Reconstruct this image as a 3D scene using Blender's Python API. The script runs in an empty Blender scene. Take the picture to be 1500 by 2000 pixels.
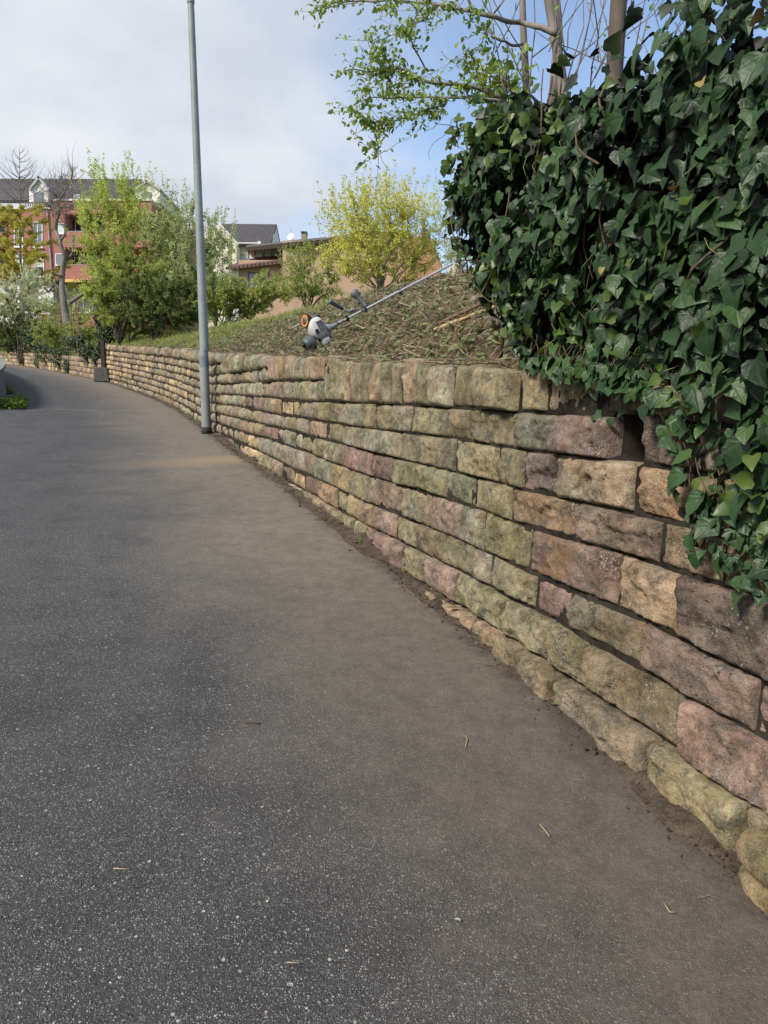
import bpy, math, random
import numpy as np
from mathutils import Vector, Matrix, noise as mnoise

scene = bpy.context.scene
col = scene.collection
rng = np.random.default_rng(7)
random.seed(7)

# ------------------------------------------------------------------ camera, light, exposure
CAMZ = 1.57
PITCH = math.radians(6.3)
FPX = 1387.0
cam_d = bpy.data.cameras.new('camera')
cam_d.sensor_fit = 'VERTICAL'
cam_d.sensor_height = 24.0
cam_d.lens = 24.0 * FPX / 2000.0
cam_d.clip_start = 0.05
cam_d.clip_end = 3000.0
cam = bpy.data.objects.new('camera', cam_d)
col.objects.link(cam)
cam.location = (0, 0, CAMZ)
cam.rotation_euler = (math.radians(90) - PITCH, 0, 0)
scene.camera = cam

SUN_DIR = Vector((-0.56, -0.52, 0.66)).normalized()
sun_d = bpy.data.lights.new('sun', 'SUN')
sun_d.energy = 3.4
sun_d.angle = math.radians(14)
sun_d.color = (1.0, 0.93, 0.82)
sun = bpy.data.objects.new('sun', sun_d)
col.objects.link(sun)
sun.rotation_euler = SUN_DIR.to_track_quat('Z', 'Y').to_euler()

world = bpy.data.worlds.new('World')
scene.world = world
world.use_nodes = True
wn, wl = world.node_tree.nodes, world.node_tree.links
wn.clear()


def wnode(t, **k):
    n = wn.new(t)
    for a, b in k.items():
        setattr(n, a, b)
    return n


w_out = wnode('ShaderNodeOutputWorld')
w_bg = wnode('ShaderNodeBackground')
w_bg.inputs['Strength'].default_value = 0.1
w_sky = wnode('ShaderNodeTexSky', sky_type='NISHITA')
w_sky.sun_disc = False
w_sky.sun_elevation = math.asin(SUN_DIR.z)
w_sky.sun_rotation = math.atan2(SUN_DIR.x, SUN_DIR.y)
w_sky.air_density = 1.0
w_sky.dust_density = 0.35
w_sky.ozone_density = 2.0
w_tc = wnode('ShaderNodeTexCoord')
# cloud sheet: project the direction on a flat layer high up
w_sep = wnode('ShaderNodeSeparateXYZ')
wl.new(w_tc.outputs['Generated'], w_sep.inputs[0])
w_zc = wnode('ShaderNodeMath', operation='MAXIMUM')
wl.new(w_sep.outputs['Z'], w_zc.inputs[0])
w_zc.inputs[1].default_value = 0.0
w_za = wnode('ShaderNodeMath', operation='ADD')
wl.new(w_zc.outputs[0], w_za.inputs[0])
w_za.inputs[1].default_value = 0.28
w_px = wnode('ShaderNodeMath', operation='DIVIDE')
wl.new(w_sep.outputs['X'], w_px.inputs[0]); wl.new(w_za.outputs[0], w_px.inputs[1])
w_py = wnode('ShaderNodeMath', operation='DIVIDE')
wl.new(w_sep.outputs['Y'], w_py.inputs[0]); wl.new(w_za.outputs[0], w_py.inputs[1])
w_cmb = wnode('ShaderNodeCombineXYZ')
wl.new(w_px.outputs[0], w_cmb.inputs[0]); wl.new(w_py.outputs[0], w_cmb.inputs[1])
w_n1 = wnode('ShaderNodeTexNoise')
w_n1.inputs['Scale'].default_value = 1.4
w_n1.inputs['Detail'].default_value = 7
w_n1.inputs['Roughness'].default_value = 0.55
w_n1.inputs['Distortion'].default_value = 0.9
wl.new(w_cmb.outputs[0], w_n1.inputs['Vector'])
w_n2 = wnode('ShaderNodeTexNoise')
w_n2.inputs['Scale'].default_value = 2.6
w_n2.inputs['Detail'].default_value = 6
wl.new(w_cmb.outputs[0], w_n2.inputs['Vector'])
# cover: the sheet is closed towards the west (left) and opens towards the east
w_cov = wnode('ShaderNodeMapRange')
wl.new(w_px.outputs[0], w_cov.inputs['Value'])
w_cov.inputs['From Min'].default_value = -0.65
w_cov.inputs['From Max'].default_value = 0.12
w_cov.inputs['To Min'].default_value = 0.50
w_cov.inputs['To Max'].default_value = 0.0
w_add = wnode('ShaderNodeMath', operation='ADD')
wl.new(w_n1.outputs['Fac'], w_add.inputs[0]); wl.new(w_cov.outputs[0], w_add.inputs[1])
w_fac = wnode('ShaderNodeMapRange', interpolation_type='SMOOTHSTEP')
wl.new(w_add.outputs[0], w_fac.inputs['Value'])
w_fac.inputs['From Min'].default_value = 0.38
w_fac.inputs['From Max'].default_value = 0.80
w_ramp = wnode('ShaderNodeValToRGB')
wl.new(w_n2.outputs['Fac'], w_ramp.inputs[0])
w_ramp.color_ramp.elements[0].position = 0.33
w_ramp.color_ramp.elements[0].color = (3.75, 4.1, 4.7, 1)
w_ramp.color_ramp.elements[1].position = 0.68
w_ramp.color_ramp.elements[1].color = (5.3, 5.5, 5.8, 1)
w_sat = wnode('ShaderNodeMix', data_type='RGBA', blend_type='MULTIPLY')
w_sat.inputs['Factor'].default_value = 1.0
wl.new(w_sky.outputs[0], w_sat.inputs['A'])
w_sat.inputs['B'].default_value = (1.45, 1.45, 1.45, 1)
w_mix = wnode('ShaderNodeMix', data_type='RGBA')
wl.new(w_fac.outputs[0], w_mix.inputs['Factor'])
wl.new(w_sat.outputs['Result'], w_mix.inputs['A'])
wl.new(w_ramp.outputs[0], w_mix.inputs['B'])
wl.new(w_mix.outputs['Result'], w_bg.inputs['Color'])
wl.new(w_bg.outputs[0], w_out.inputs['Surface'])

vs = scene.view_settings
vs.view_transform = 'Standard'
vs.look = 'None'
vs.exposure = 0.68
vs.gamma = 1.0
vs.use_curve_mapping = False


# ------------------------------------------------------------------ helpers: objects
def tag(o, label=None, cat=None, group=None, kind=None):
    if label: o['label'] = label
    if cat: o['category'] = cat
    if group: o['group'] = group
    if kind: o['kind'] = kind
    return o


def empty(name, loc=(0, 0, 0), label=None, cat=None, group=None):
    o = bpy.data.objects.new(name, None)
    o.empty_display_size = 0.2
    col.objects.link(o)
    o.location = loc
    return tag(o, label, cat, group)


def link(name, me, parent=None, loc=None, mat=None):
    o = bpy.data.objects.new(name, me)
    col.objects.link(o)
    if mat is not None and not me.materials:
        me.materials.append(mat)
    if parent is not None:
        o.parent = parent
    if loc is not None:
        o.location = loc
    return o


class MB:
    """collects vertices and polygons, builds one mesh"""
    def __init__(s):
        s.v, s.f, s.n, s.m = [], [], 0, []

    def add(s, v, f, mi=0):
        v = np.asarray(v, float).reshape(-1, 3)
        s.v.append(v)
        for a in f:
            a = np.asarray(a, np.int64)
            if a.ndim == 1: a = a[None]
            s.f.append(a + s.n)
            s.m.append(np.full(len(a), mi))
        s.n += len(v)
        return s

    def box(s, c, d, R=None):
        c = np.asarray(c, float); d = np.asarray(d, float) / 2
        v = np.array([[x, y, z] for x in (-1, 1) for y in (-1, 1) for z in (-1, 1)], float) * d
        if R is not None: v = v @ np.asarray(R).T
        return s.add(v + c, [np.array([[0, 1, 3, 2], [4, 6, 7, 5], [0, 4, 5, 1], [2, 3, 7, 6], [0, 2, 6, 4], [1, 5, 7, 3]])])

    def tube(s, pts, rad, k=6, cap=True):
        pts = np.asarray(pts, float); n = len(pts)
        rad = np.broadcast_to(np.asarray(rad, float), (n,))
        t = np.gradient(pts, axis=0)
        t /= np.linalg.norm(t, axis=1)[:, None] + 1e-9
        up = np.array([0, 0, 1.0]) if abs(t[0, 2]) < 0.9 else np.array([1.0, 0, 0])
        a = np.cross(t, up); a /= np.linalg.norm(a, axis=1)[:, None] + 1e-9
        b = np.cross(t, a)
        th = np.arange(k) * 2 * np.pi / k
        v = pts[:, None] + rad[:, None, None] * (np.cos(th)[None, :, None] * a[:, None] + np.sin(th)[None, :, None] * b[:, None])
        i = np.arange(n - 1)[:, None] * k; j = np.arange(k)[None]; j2 = (j + 1) % k
        q = np.stack([i + j, i + j2, i + k + j2, i + k + j], -1).reshape(-1, 4)
        f = [q]
        if cap and k > 2:
            f += [np.arange(k)[::-1], (n - 1) * k + np.arange(k)]
        return s.add(v.reshape(-1, 3), f)

    def lathe(s, p0, axis, prof, k=16):
        """prof: (distance along axis, radius) pairs"""
        axis = np.asarray(axis, float); axis /= np.linalg.norm(axis)
        return s.tube([np.asarray(p0) + axis * a for a, _ in prof], [max(r, 1e-4) for _, r in prof], k)

    def mesh(s, name, smooth=False):
        me = bpy.data.meshes.new(name)
        if not s.v: return me
        v = np.concatenate(s.v)
        sizes = np.concatenate([np.full(len(a), a.shape[1]) for a in s.f])
        idx = np.concatenate([a.ravel() for a in s.f])
        me.vertices.add(len(v)); me.vertices.foreach_set('co', v.astype(np.float32).ravel())
        me.loops.add(len(idx)); me.loops.foreach_set('vertex_index', idx.astype(np.int32))
        me.polygons.add(len(sizes))
        st = np.concatenate([[0], np.cumsum(sizes)[:-1]])
        me.polygons.foreach_set('loop_start', st.astype(np.int32))
        me.polygons.foreach_set('use_smooth', np.full(len(sizes), smooth))
        mi = np.concatenate(s.m)
        if mi.any(): me.polygons.foreach_set('material_index', mi.astype(np.int32))
        me.update(calc_edges=True)
        return me

    def build(s, name, mats, parent=None, smooth=False, loc=None):
        me = s.mesh(name, smooth)
        for m in (mats if isinstance(mats, (list, tuple)) else [mats]):
            me.materials.append(m)
        return link(name, me, parent, loc)


def bevel(o, w=0.01, seg=2):
    m = o.modifiers.new('bevel', 'BEVEL'); m.width = w; m.segments = seg; m.limit_method = 'ANGLE'
    return o


def unit(v):
    v = np.asarray(v, float)
    return v / (np.linalg.norm(v, axis=-1, keepdims=True) + 1e-9)


def instances(tv, tf, pos, xdir, nrm, size):
    """copies of a template (x = length, z = normal) -> verts, faces"""
    pos = np.asarray(pos, float); x = unit(xdir); z = unit(nrm)
    y = unit(np.cross(z, x)); z = np.cross(x, y)
    n, k = len(pos), len(tv)
    size = np.broadcast_to(np.asarray(size, float), (n,))
    t = tv[None] * size[:, None, None]
    v = pos[:, None] + t[..., 0:1] * x[:, None] + t[..., 1:2] * y[:, None] + t[..., 2:3] * z[:, None]
    off = (np.arange(n) * k)[:, None, None]
    return v.reshape(-1, 3), [(np.asarray(f)[None] + off).reshape(-1, np.asarray(f).shape[1]) for f in tf]


# ------------------------------------------------------------------ helpers: materials
class NT:
    def __init__(s, name):
        s.m = bpy.data.materials.new(name); s.m.use_nodes = True
        s.t = s.m.node_tree; s.n = s.t.nodes; s.l = s.t.links
        s.p = s.n['Principled BSDF']; s.out = s.n['Material Output']

    def node(s, t, ins=None, **k):
        n = s.n.new(t)
        for a, b in k.items(): setattr(n, a, b)
        for a, b in (ins or {}).items(): s.put(n.inputs[a], b)
        return n

    def put(s, sock, b):
        if isinstance(b, bpy.types.NodeSocket): s.l.new(b, sock)
        else: sock.default_value = b

    def math(s, op, a, b=0.0, c=None, clamp=False):
        n = s.node('ShaderNodeMath', operation=op, use_clamp=clamp)
        s.put(n.inputs[0], a); s.put(n.inputs[1], b)
        if c is not None: s.put(n.inputs[2], c)
        return n.outputs[0]

    def mr(s, v, a, b, c=0.0, d=1.0, smooth=True):
        n = s.node('ShaderNodeMapRange', interpolation_type='SMOOTHSTEP' if smooth else 'LINEAR')
        s.put(n.inputs['Value'], v)
        for k, x in (('From Min', a), ('From Max', b), ('To Min', c), ('To Max', d)): s.put(n.inputs[k], x)
        return n.outputs[0]

    def mix(s, f, a, b, blend='MIX'):
        n = s.node('ShaderNodeMix', data_type='RGBA', blend_type=blend)
        s.put(n.inputs['Factor'], f)
        for k, x in (('A', a), ('B', b)):
            if not isinstance(x, bpy.types.NodeSocket): x = tuple(x) + ((1,) if len(x) == 3 else ())
            s.put(n.inputs[k], x)
        return n.outputs['Result']

    def noise(s, vec, scale, detail=4, rough=0.55, dist=0.0, w=None):
        n = s.node('ShaderNodeTexNoise', noise_dimensions='4D' if w is not None else '3D')
        s.put(n.inputs['Vector'], vec)
        n.inputs['Scale'].default_value = scale; n.inputs['Detail'].default_value = detail
        n.inputs['Roughness'].default_value = rough; n.inputs['Distortion'].default_value = dist
        if w is not None: s.put(n.inputs['W'], w)
        return n.outputs['Fac']

    def voro(s, vec, scale, feature='F1', rnd=1.0):
        n = s.node('ShaderNodeTexVoronoi', feature=feature)
        s.put(n.inputs['Vector'], vec); n.inputs['Scale'].default_value = scale
        n.inputs['Randomness'].default_value = rnd
        return n

    def ramp(s, f, stops):
        n = s.node('ShaderNodeValToRGB'); s.put(n.inputs[0], f)
        e = n.color_ramp.elements
        while len(e) < len(stops): e.new(0.5)
        for i, (p, c) in enumerate(stops):
            e[i].position = p; e[i].color = tuple(c) + (1,)
        return n.outputs[0]

    def bump(s, h, strength=0.5, dist=0.01, normal=None):
        n = s.node('ShaderNodeBump'); s.put(n.inputs['Height'], h)
        n.inputs['Strength'].default_value = strength; n.inputs['Distance'].default_value = dist
        if normal is not None: s.l.new(normal, n.inputs['Normal'])
        return n.outputs[0]

    def pos(s): return s.node('ShaderNodeNewGeometry').outputs['Position']
    def obj(s): return s.node('ShaderNodeTexCoord').outputs['Object']


def plain(name, c, rough=0.6, var=0.15, scale=6.0, bump=0.0, metal=0.0, fine=0.0, spec=0.5):
    """paint, plaster, plastic: a base colour with mottling and fine relief"""
    t = NT(name)
    p = t.obj()
    n1 = t.noise(p, scale, 6, 0.6)
    n2 = t.noise(p, scale * 9, 3, 0.6)
    k = t.math('ADD', t.mr(n1, 0.3, 0.7, 1 - var, 1 + var, False), t.mr(n2, 0.3, 0.7, -fine, fine, False))
    t.l.new(t.mix(1.0, c, t.node('ShaderNodeCombineColor', {0: k, 1: k, 2: k}).outputs[0], 'MULTIPLY'), t.p.inputs['Base Color'])
    t.p.inputs['Roughness'].default_value = rough
    t.p.inputs['Metallic'].default_value = metal
    t.p.inputs['Specular IOR Level'].default_value = spec
    if bump: t.l.new(t.bump(n2, bump, 0.01), t.p.inputs['Normal'])
    return t.m


def leafy(name, cols, rough=0.5, trans=0.35, spec=0.4, tcol=None, veins=False):
    """foliage: every leaf (mesh island or object) takes its own shade between the given colours"""
    t = NT(name)
    g = t.node('ShaderNodeNewGeometry').outputs['Random Per Island']
    o = t.node('ShaderNodeObjectInfo').outputs['Random']
    r = t.math('FRACT', t.math('ADD', g, o))
    st = [(i / (len(cols) - 1), c) for i, c in enumerate(cols)]
    c = t.ramp(r, st)
    n = t.noise(t.pos(), 1.3, 3)
    k = t.mr(n, 0.3, 0.7, 0.82, 1.15, False)
    c = t.mix(1.0, c, t.node('ShaderNodeCombineColor', {0: k, 1: k, 2: k}).outputs[0], 'MULTIPLY')
    if veins:                                          # midrib and four side veins fanning from the stalk
        sp = t.node('ShaderNodeSeparateXYZ', {0: t.node('ShaderNodeAttribute', attribute_name='blade').outputs['Vector']})
        lx_, ly_ = sp.outputs[0], t.math('ABSOLUTE', sp.outputs[1])
        d = ly_
        for a_ in (math.radians(36), math.radians(78)):
            d = t.math('MINIMUM', d, t.math('ABSOLUTE', t.math('SUBTRACT', t.math('MULTIPLY', ly_, math.cos(a_)), t.math('MULTIPLY', lx_, math.sin(a_)))))
        side = t.math('ABSOLUTE', t.math('SUBTRACT', t.math('FRACT', t.math('MULTIPLY', t.math('SUBTRACT', lx_, t.math('MULTIPLY', ly_, 0.8)), 6.0)), 0.5))
        v = t.math('MAXIMUM', t.mr(d, 0.004, 0.026, 0.10, 0.0), t.mr(side, 0.02, 0.10, 0.03, 0.0))
        c = t.mix(v, c, (0.075, 0.115, 0.055))
        nb = t.noise(t.node('ShaderNodeAttribute', attribute_name='blade').outputs['Vector'], 5, 3)
        t.l.new(t.bump(t.math('ADD', t.math('MULTIPLY', t.mr(d, 0.0, 0.09, 0.0, 1.0), 0.6), nb), 0.22, 0.012), t.p.inputs['Normal'])
    t.l.new(c, t.p.inputs['Base Color'])
    t.p.inputs['Roughness'].default_value = rough
    t.p.inputs['Specular IOR Level'].default_value = spec
    if trans:
        tr = t.node('ShaderNodeBsdfTranslucent')
        t.l.new(t.mix(0.6, c, tcol or (0.3, 0.4, 0.05), 'MIX') if tcol else c, tr.inputs['Color'])
        mx = t.node('ShaderNodeMixShader', {0: trans})
        t.l.new(t.p.outputs[0], mx.inputs[1]); t.l.new(tr.outputs[0], mx.inputs[2])
        t.l.new(mx.outputs[0], t.out.inputs['Surface'])
    return t.m


def bark(name, c1, c2, scale=14):
    t = NT(name)
    p = t.obj()
    mp = t.node('ShaderNodeMapping', {'Vector': p, 'Scale': (1, 1, 0.35)})
    n = t.noise(mp.outputs[0], scale, 6, 0.65)
    t.l.new(t.ramp(n, [(0.3, c1), (0.7, c2)]), t.p.inputs['Base Color'])
    t.p.inputs['Roughness'].default_value = 0.85
    t.l.new(t.bump(n, 0.6, 0.02), t.p.inputs['Normal'])
    return t.m


# foot of the wall in plan (y, x) and its height (y, z), metres
CTL = [[-6.0, 3.95], [-2.0, 2.57], [1.5, 1.363], [3.2, 0.776], [4.29, 0.4], [5.7, -0.15], [7.0, -0.675], [9.4, -1.66], [12.9, -3.08], [18.8, -5.6], [24.1, -8.38], [28.45, -11.02], [33, -13.95], [40, -18.6], [50, -25.6], [60, -33.0], [80, -49], [105, -70]]
ZC = [[-6.0, -0.72], [-2.0, -0.25], [2.0, 0.245], [4.24, 0.525], [5.74, 0.725], [7.86, 0.99], [9.45, 1.18], [12.88, 1.6], [18.8, 2.33], [24.1, 3.02], [28.45, 3.62], [33, 4.2], [40, 5.08], [50, 6.3], [60, 7.4], [80, 9.3], [105, 11]]
# blocks of the near wall: s left, s right, top left, top right, bottom left, bottom right, colour, course
STONES = """
20.577 19.353 3.056 2.923 2.842 2.752 g 1
19.339 17.812 2.922 2.755 2.562 2.483 g 1
17.812 16.929 2.755 2.659 2.483 2.436 o 1
16.929 16.012 2.659 2.559 2.436 2.388 g 1
20.545 19.325 2.831 2.74 2.635 2.562 g 1
20.518 19.201 2.634 2.558 2.466 2.394 g 1
19.201 18.024 2.546 2.488 2.394 2.329 g 1
18.024 16.901 2.488 2.433 2.329 2.267 t 1
16.903 15.827 2.437 2.372 2.224 2.214 g 1
15.974 15.262 2.555 2.474 2.223 2.179 y 1
15.262 14.815 2.474 2.424 2.179 2.151 t 1
14.815 14.39 2.424 2.375 2.151 2.124 g 1
14.39 14.183 2.375 2.352 2.124 2.111 o 1
14.183 13.933 2.352 2.324 2.111 2.096 y 1
13.933 13.714 2.324 2.299 2.096 2.082 t 1
13.702 13.269 2.297 2.245 1.885 1.858 o 1
13.269 13.043 2.245 2.217 1.858 1.843 o 1
13.042 12.908 2.217 2.201 1.838 1.832 t 1
12.908 12.616 2.201 2.166 1.832 1.817 o 1
12.616 12.342 2.166 2.135 1.817 1.804 o 1
12.342 12.141 2.135 2.112 1.804 1.794 t 1
12.141 11.979 2.112 2.094 1.794 1.785 o 1
11.979 11.815 2.094 2.075 1.785 1.776 o 1
11.815 11.521 2.075 2.042 1.776 1.761 t 1
11.521 11.324 2.042 2.021 1.761 1.748 o 1
11.324 11.007 2.021 1.989 1.748 1.727 g 1
11.007 10.645 1.989 1.952 1.727 1.709 o 1
10.645 10.216 1.952 1.892 1.709 1.68 o 1
10.216 9.937 1.892 1.858 1.68 1.664 t 1
9.937 9.494 1.858 1.805 1.664 1.645 t 1
9.494 9.225 1.805 1.774 1.645 1.646 r 1
9.225 8.947 1.774 1.74 1.646 1.608 t 1
8.947 8.668 1.74 1.706 1.608 1.566 r 1
8.668 8.427 1.706 1.672 1.566 1.527 t 1
8.427 8.204 1.672 1.641 1.527 1.491 r 1
20.493 19.176 2.466 2.393 2.288 2.215 g 3
19.176 17.999 2.393 2.328 2.215 2.148 g 3
17.999 16.91 2.328 2.268 2.148 2.079 g 3
16.91 15.856 2.268 2.212 2.079 2.01 g 3
15.856 15.264 2.212 2.176 2.01 1.969 p 3
15.264 14.826 2.176 2.148 1.969 1.939 g 3
14.826 14.516 2.148 2.129 1.939 1.918 g 3
14.516 14.19 2.129 2.109 1.918 1.9 o 3
14.19 13.922 2.109 2.092 1.9 1.886 g 3
13.922 13.687 2.092 2.079 1.886 1.873 o 3
20.467 19.349 2.288 2.224 2.12 2.057 o 4
19.349 18.537 2.224 2.179 2.057 2.01 g 4
18.537 17.729 2.179 2.131 2.01 1.961 g 4
17.729 16.85 2.131 2.075 1.961 1.897 t 4
16.85 16.078 2.075 2.025 1.897 1.84 p 4
16.078 15.723 2.025 2.001 1.84 1.815 g 4
15.723 15.346 2.001 1.975 1.815 1.792 y 4
15.346 14.8 1.975 1.938 1.792 1.757 y 4
14.8 14.491 1.938 1.916 1.757 1.738 y 4
14.491 14.128 1.916 1.897 1.738 1.715 g 4
14.128 13.829 1.897 1.881 1.715 1.696 g 4
13.829 13.487 1.881 1.862 1.696 1.674 o 4
13.487 13.048 1.862 1.839 1.674 1.646 o 4
13.048 12.582 1.839 1.816 1.646 1.616 g 4
12.582 12.303 1.816 1.802 1.616 1.603 o 4
12.303 11.987 1.802 1.785 1.603 1.588 o 4
11.987 11.621 1.785 1.766 1.588 1.572 g 4
11.621 11.066 1.766 1.731 1.572 1.544 o 4
11.066 10.727 1.731 1.713 1.544 1.524 o 4
10.727 10.222 1.713 1.68 1.524 1.492 o 4
10.222 9.868 1.68 1.66 1.492 1.477 g 4
9.868 9.452 1.66 1.644 1.477 1.46 r 4
9.261 8.965 1.651 1.611 1.454 1.438 r 4
8.965 8.69 1.611 1.57 1.438 1.418 r 4
8.69 8.442 1.57 1.53 1.418 1.399 t 4
8.442 8.19 1.53 1.489 1.399 1.379 r 4
20.443 18.883 2.119 2.03 1.951 1.858 o 5
18.883 17.948 2.03 1.976 1.858 1.801 p 5
17.948 17.209 1.976 1.923 1.801 1.753 g 5
17.209 16.409 1.923 1.864 1.753 1.7 o 5
16.409 15.807 1.864 1.821 1.7 1.662 p 5
15.807 15.157 1.821 1.78 1.662 1.621 g 5
15.157 14.886 1.78 1.763 1.621 1.604 g 5
14.886 14.673 1.763 1.749 1.604 1.587 o 5
14.673 14.198 1.749 1.719 1.587 1.549 g 5
14.198 13.052 1.719 1.647 1.549 1.469 o 5
13.052 11.76 1.647 1.577 1.469 1.381 g 5
11.76 10.933 1.577 1.537 1.381 1.337 o 5
10.933 10.374 1.537 1.502 1.337 1.304 o 5
10.374 10.108 1.502 1.487 1.304 1.287 o 5
10.108 9.809 1.487 1.475 1.287 1.277 r 5
9.809 9.268 1.475 1.454 1.277 1.265 t 5
9.25 8.917 1.453 1.434 1.263 1.239 t 5
8.917 8.65 1.434 1.415 1.239 1.222 t 5
8.65 8.392 1.415 1.395 1.222 1.204 r 5
8.392 8.172 1.395 1.377 1.204 1.189 t 5
20.418 19.606 1.951 1.901 1.783 1.733 p 6
19.606 18.858 1.901 1.856 1.733 1.686 r 6
18.858 17.184 1.856 1.751 1.686 1.568 g 6
17.184 16.147 1.751 1.683 1.568 1.517 p 6
16.147 15.473 1.683 1.641 1.517 1.468 p 6
15.473 15.135 1.641 1.62 1.468 1.443 p 6
15.135 14.407 1.62 1.566 1.443 1.392 g 6
14.407 13.616 1.566 1.508 1.392 1.323 o 6
13.616 13.071 1.508 1.47 1.323 1.285 o 6
13.071 12.311 1.47 1.411 1.285 1.227 r 6
12.311 11.88 1.411 1.387 1.227 1.199 p 6
11.88 11.487 1.387 1.37 1.199 1.197 o 6
11.487 11.018 1.37 1.342 1.197 1.163 o 6
11.018 10.631 1.342 1.319 1.163 1.143 g 6
10.631 10.215 1.319 1.294 1.143 1.116 o 6
10.215 9.616 1.294 1.271 1.116 1.101 t 6
9.616 9.1 1.271 1.247 1.101 1.083 r 6
9.1 8.788 1.247 1.231 1.083 1.067 t 6
8.788 8.537 1.231 1.214 1.067 1.057 t 6
8.537 8.284 1.214 1.197 1.057 1.045 r 6
8.284 8.038 1.197 1.181 1.045 1.033 t 6
20.394 18.832 1.783 1.684 1.615 1.512 p 7
18.832 17.158 1.684 1.566 1.512 1.39 g 7
17.158 16.36 1.566 1.527 1.39 1.33 y 7
16.36 15.813 1.527 1.493 1.33 1.284 g 7
15.813 15.275 1.493 1.453 1.284 1.236 g 7
15.275 14.783 1.453 1.418 1.236 1.188 g 7
14.783 14.303 1.418 1.383 1.188 1.156 g 7
14.303 13.384 1.383 1.303 1.156 1.092 r 7
13.384 12.853 1.303 1.272 1.092 1.047 y 7
12.853 12.389 1.272 1.233 1.047 1.01 o 7
12.389 11.721 1.233 1.198 1.01 0.977 p 7
11.721 11.23 1.198 1.171 0.977 0.952 o 7
11.23 10.786 1.171 1.149 0.952 0.932 p 7
10.786 10.507 1.149 1.138 0.932 0.912 g 7
10.507 9.996 1.138 1.104 0.912 0.892 o 7
9.996 9.313 1.104 1.091 0.892 0.87 p 7
9.313 8.98 1.091 1.071 0.87 0.844 t 7
8.98 8.478 1.071 1.055 0.844 0.797 r 7
8.478 8.233 1.055 1.043 0.797 0.785 t 7
8.233 8.015 1.043 1.033 0.785 0.775 r 7
18.806 17.431 1.51 1.41 1.335 1.235 p 8
17.431 16.851 1.41 1.367 1.235 1.184 y 8
16.851 16.213 1.367 1.317 1.184 1.125 y 8
16.213 15.2 1.317 1.229 1.125 1.041 o 8
15.2 14.661 1.229 1.178 1.041 1.005 r 8
14.661 14.238 1.178 1.152 1.005 0.974 y 8
14.238 13.732 1.152 1.116 0.974 0.942 r 8
13.732 13.178 1.116 1.074 0.942 0.882 t 8
13.178 12.895 1.074 1.051 0.882 0.864 o 8
12.895 12.632 1.051 1.03 0.864 0.847 y 8
12.632 12.289 1.03 1.005 0.847 0.826 t 8
12.289 11.792 1.005 0.98 0.826 0.804 p 8
11.792 11.427 0.98 0.962 0.804 0.775 o 8
11.427 11.011 0.962 0.942 0.775 0.758 o 8
11.011 10.609 0.942 0.919 0.758 0.741 o 8
10.609 10.404 0.919 0.909 0.741 0.731 g 8
10.404 9.925 0.909 0.882 0.731 0.719 o 8
9.925 9.632 0.882 0.866 0.719 0.7 r 8
9.632 9.148 0.866 0.851 0.7 0.677 o 8
9.148 8.613 0.851 0.802 0.677 0.631 p 8
8.613 8.354 0.802 0.791 0.631 0.606 r 8
8.354 8.129 0.791 0.78 0.606 0.587 t 8
8.129 7.989 0.78 0.774 0.587 0.575 r 8
14.817 14.184 1.017 0.971 0.941 0.914 t 9
14.184 13.803 0.971 0.949 0.914 0.889 y 9
13.803 13.501 0.949 0.917 0.889 0.85 t 9
13.501 13.25 0.917 0.89 0.85 0.818 y 9
13.25 13.059 0.89 0.874 0.818 0.793 t 9
13.059 12.637 0.874 0.848 0.793 0.711 o 9
12.637 12.359 0.848 0.83 0.711 0.669 o 9
12.359 12.139 0.83 0.82 0.669 0.661 p 9
12.139 11.577 0.82 0.787 0.661 0.605 p 9
11.577 11.206 0.787 0.766 0.605 0.588 o 9
11.206 10.75 0.766 0.747 0.588 0.563 p 9
10.75 10.177 0.747 0.71 0.563 0.541 o 9
10.177 9.747 0.71 0.709 0.541 0.513 o 9
9.747 9.482 0.709 0.674 0.513 0.498 o 9
9.482 8.893 0.674 0.648 0.498 0.447 o 9
8.893 8.43 0.648 0.613 0.447 0.414 p 9
8.43 8.172 0.613 0.591 0.414 0.393 o 9
8.172 7.967 0.591 0.574 0.393 0.376 t 9
14.912 14.284 0.945 0.918 0.773 0.733 t 10
14.284 13.65 0.918 0.87 0.733 0.692 t 10
13.65 13.102 0.87 0.798 0.692 0.648 t 10
13.102 12.686 0.798 0.721 0.648 0.599 t 10
12.686 12.256 0.721 0.665 0.599 0.547 t 10
12.256 11.684 0.665 0.616 0.547 0.505 t 10
11.684 11.187 0.616 0.586 0.505 0.475 o 10
11.187 10.932 0.586 0.561 0.475 0.467 t 10
10.932 10.445 0.561 0.54 0.467 0.424 y 10
10.445 10.174 0.54 0.541 0.424 0.398 t 10
10.174 9.943 0.541 0.525 0.398 0.375 t 10
9.943 9.61 0.525 0.484 0.375 0.34 o 10
9.61 9 0.484 0.451 0.34 0.262 o 10
9 8.57 0.451 0.426 0.262 0.241 o 10
8.57 8.279 0.426 0.402 0.241 0.229 o 10
8.279 7.946 0.402 0.375 0.229 0.212 o 10
"""
TOP = [[8.1, 1.63], [8.68, 1.71], [9.13, 1.76], [9.66, 1.82], [10.2, 1.89], [10.67, 1.96], [11.45, 2.03], [12.68, 2.17], [13.68, 2.29], [15.97, 2.55], [20.59, 3.06], [26.95, 3.82], [32.81, 4.49], [37.75, 5.08]]


# ------------------------------------------------------------------ the lie of the land
# foot of the retaining wall in plan, its height, and the wall's top edge against the running length s
_ctl = np.array(CTL); _zc = np.array(ZC)


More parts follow.
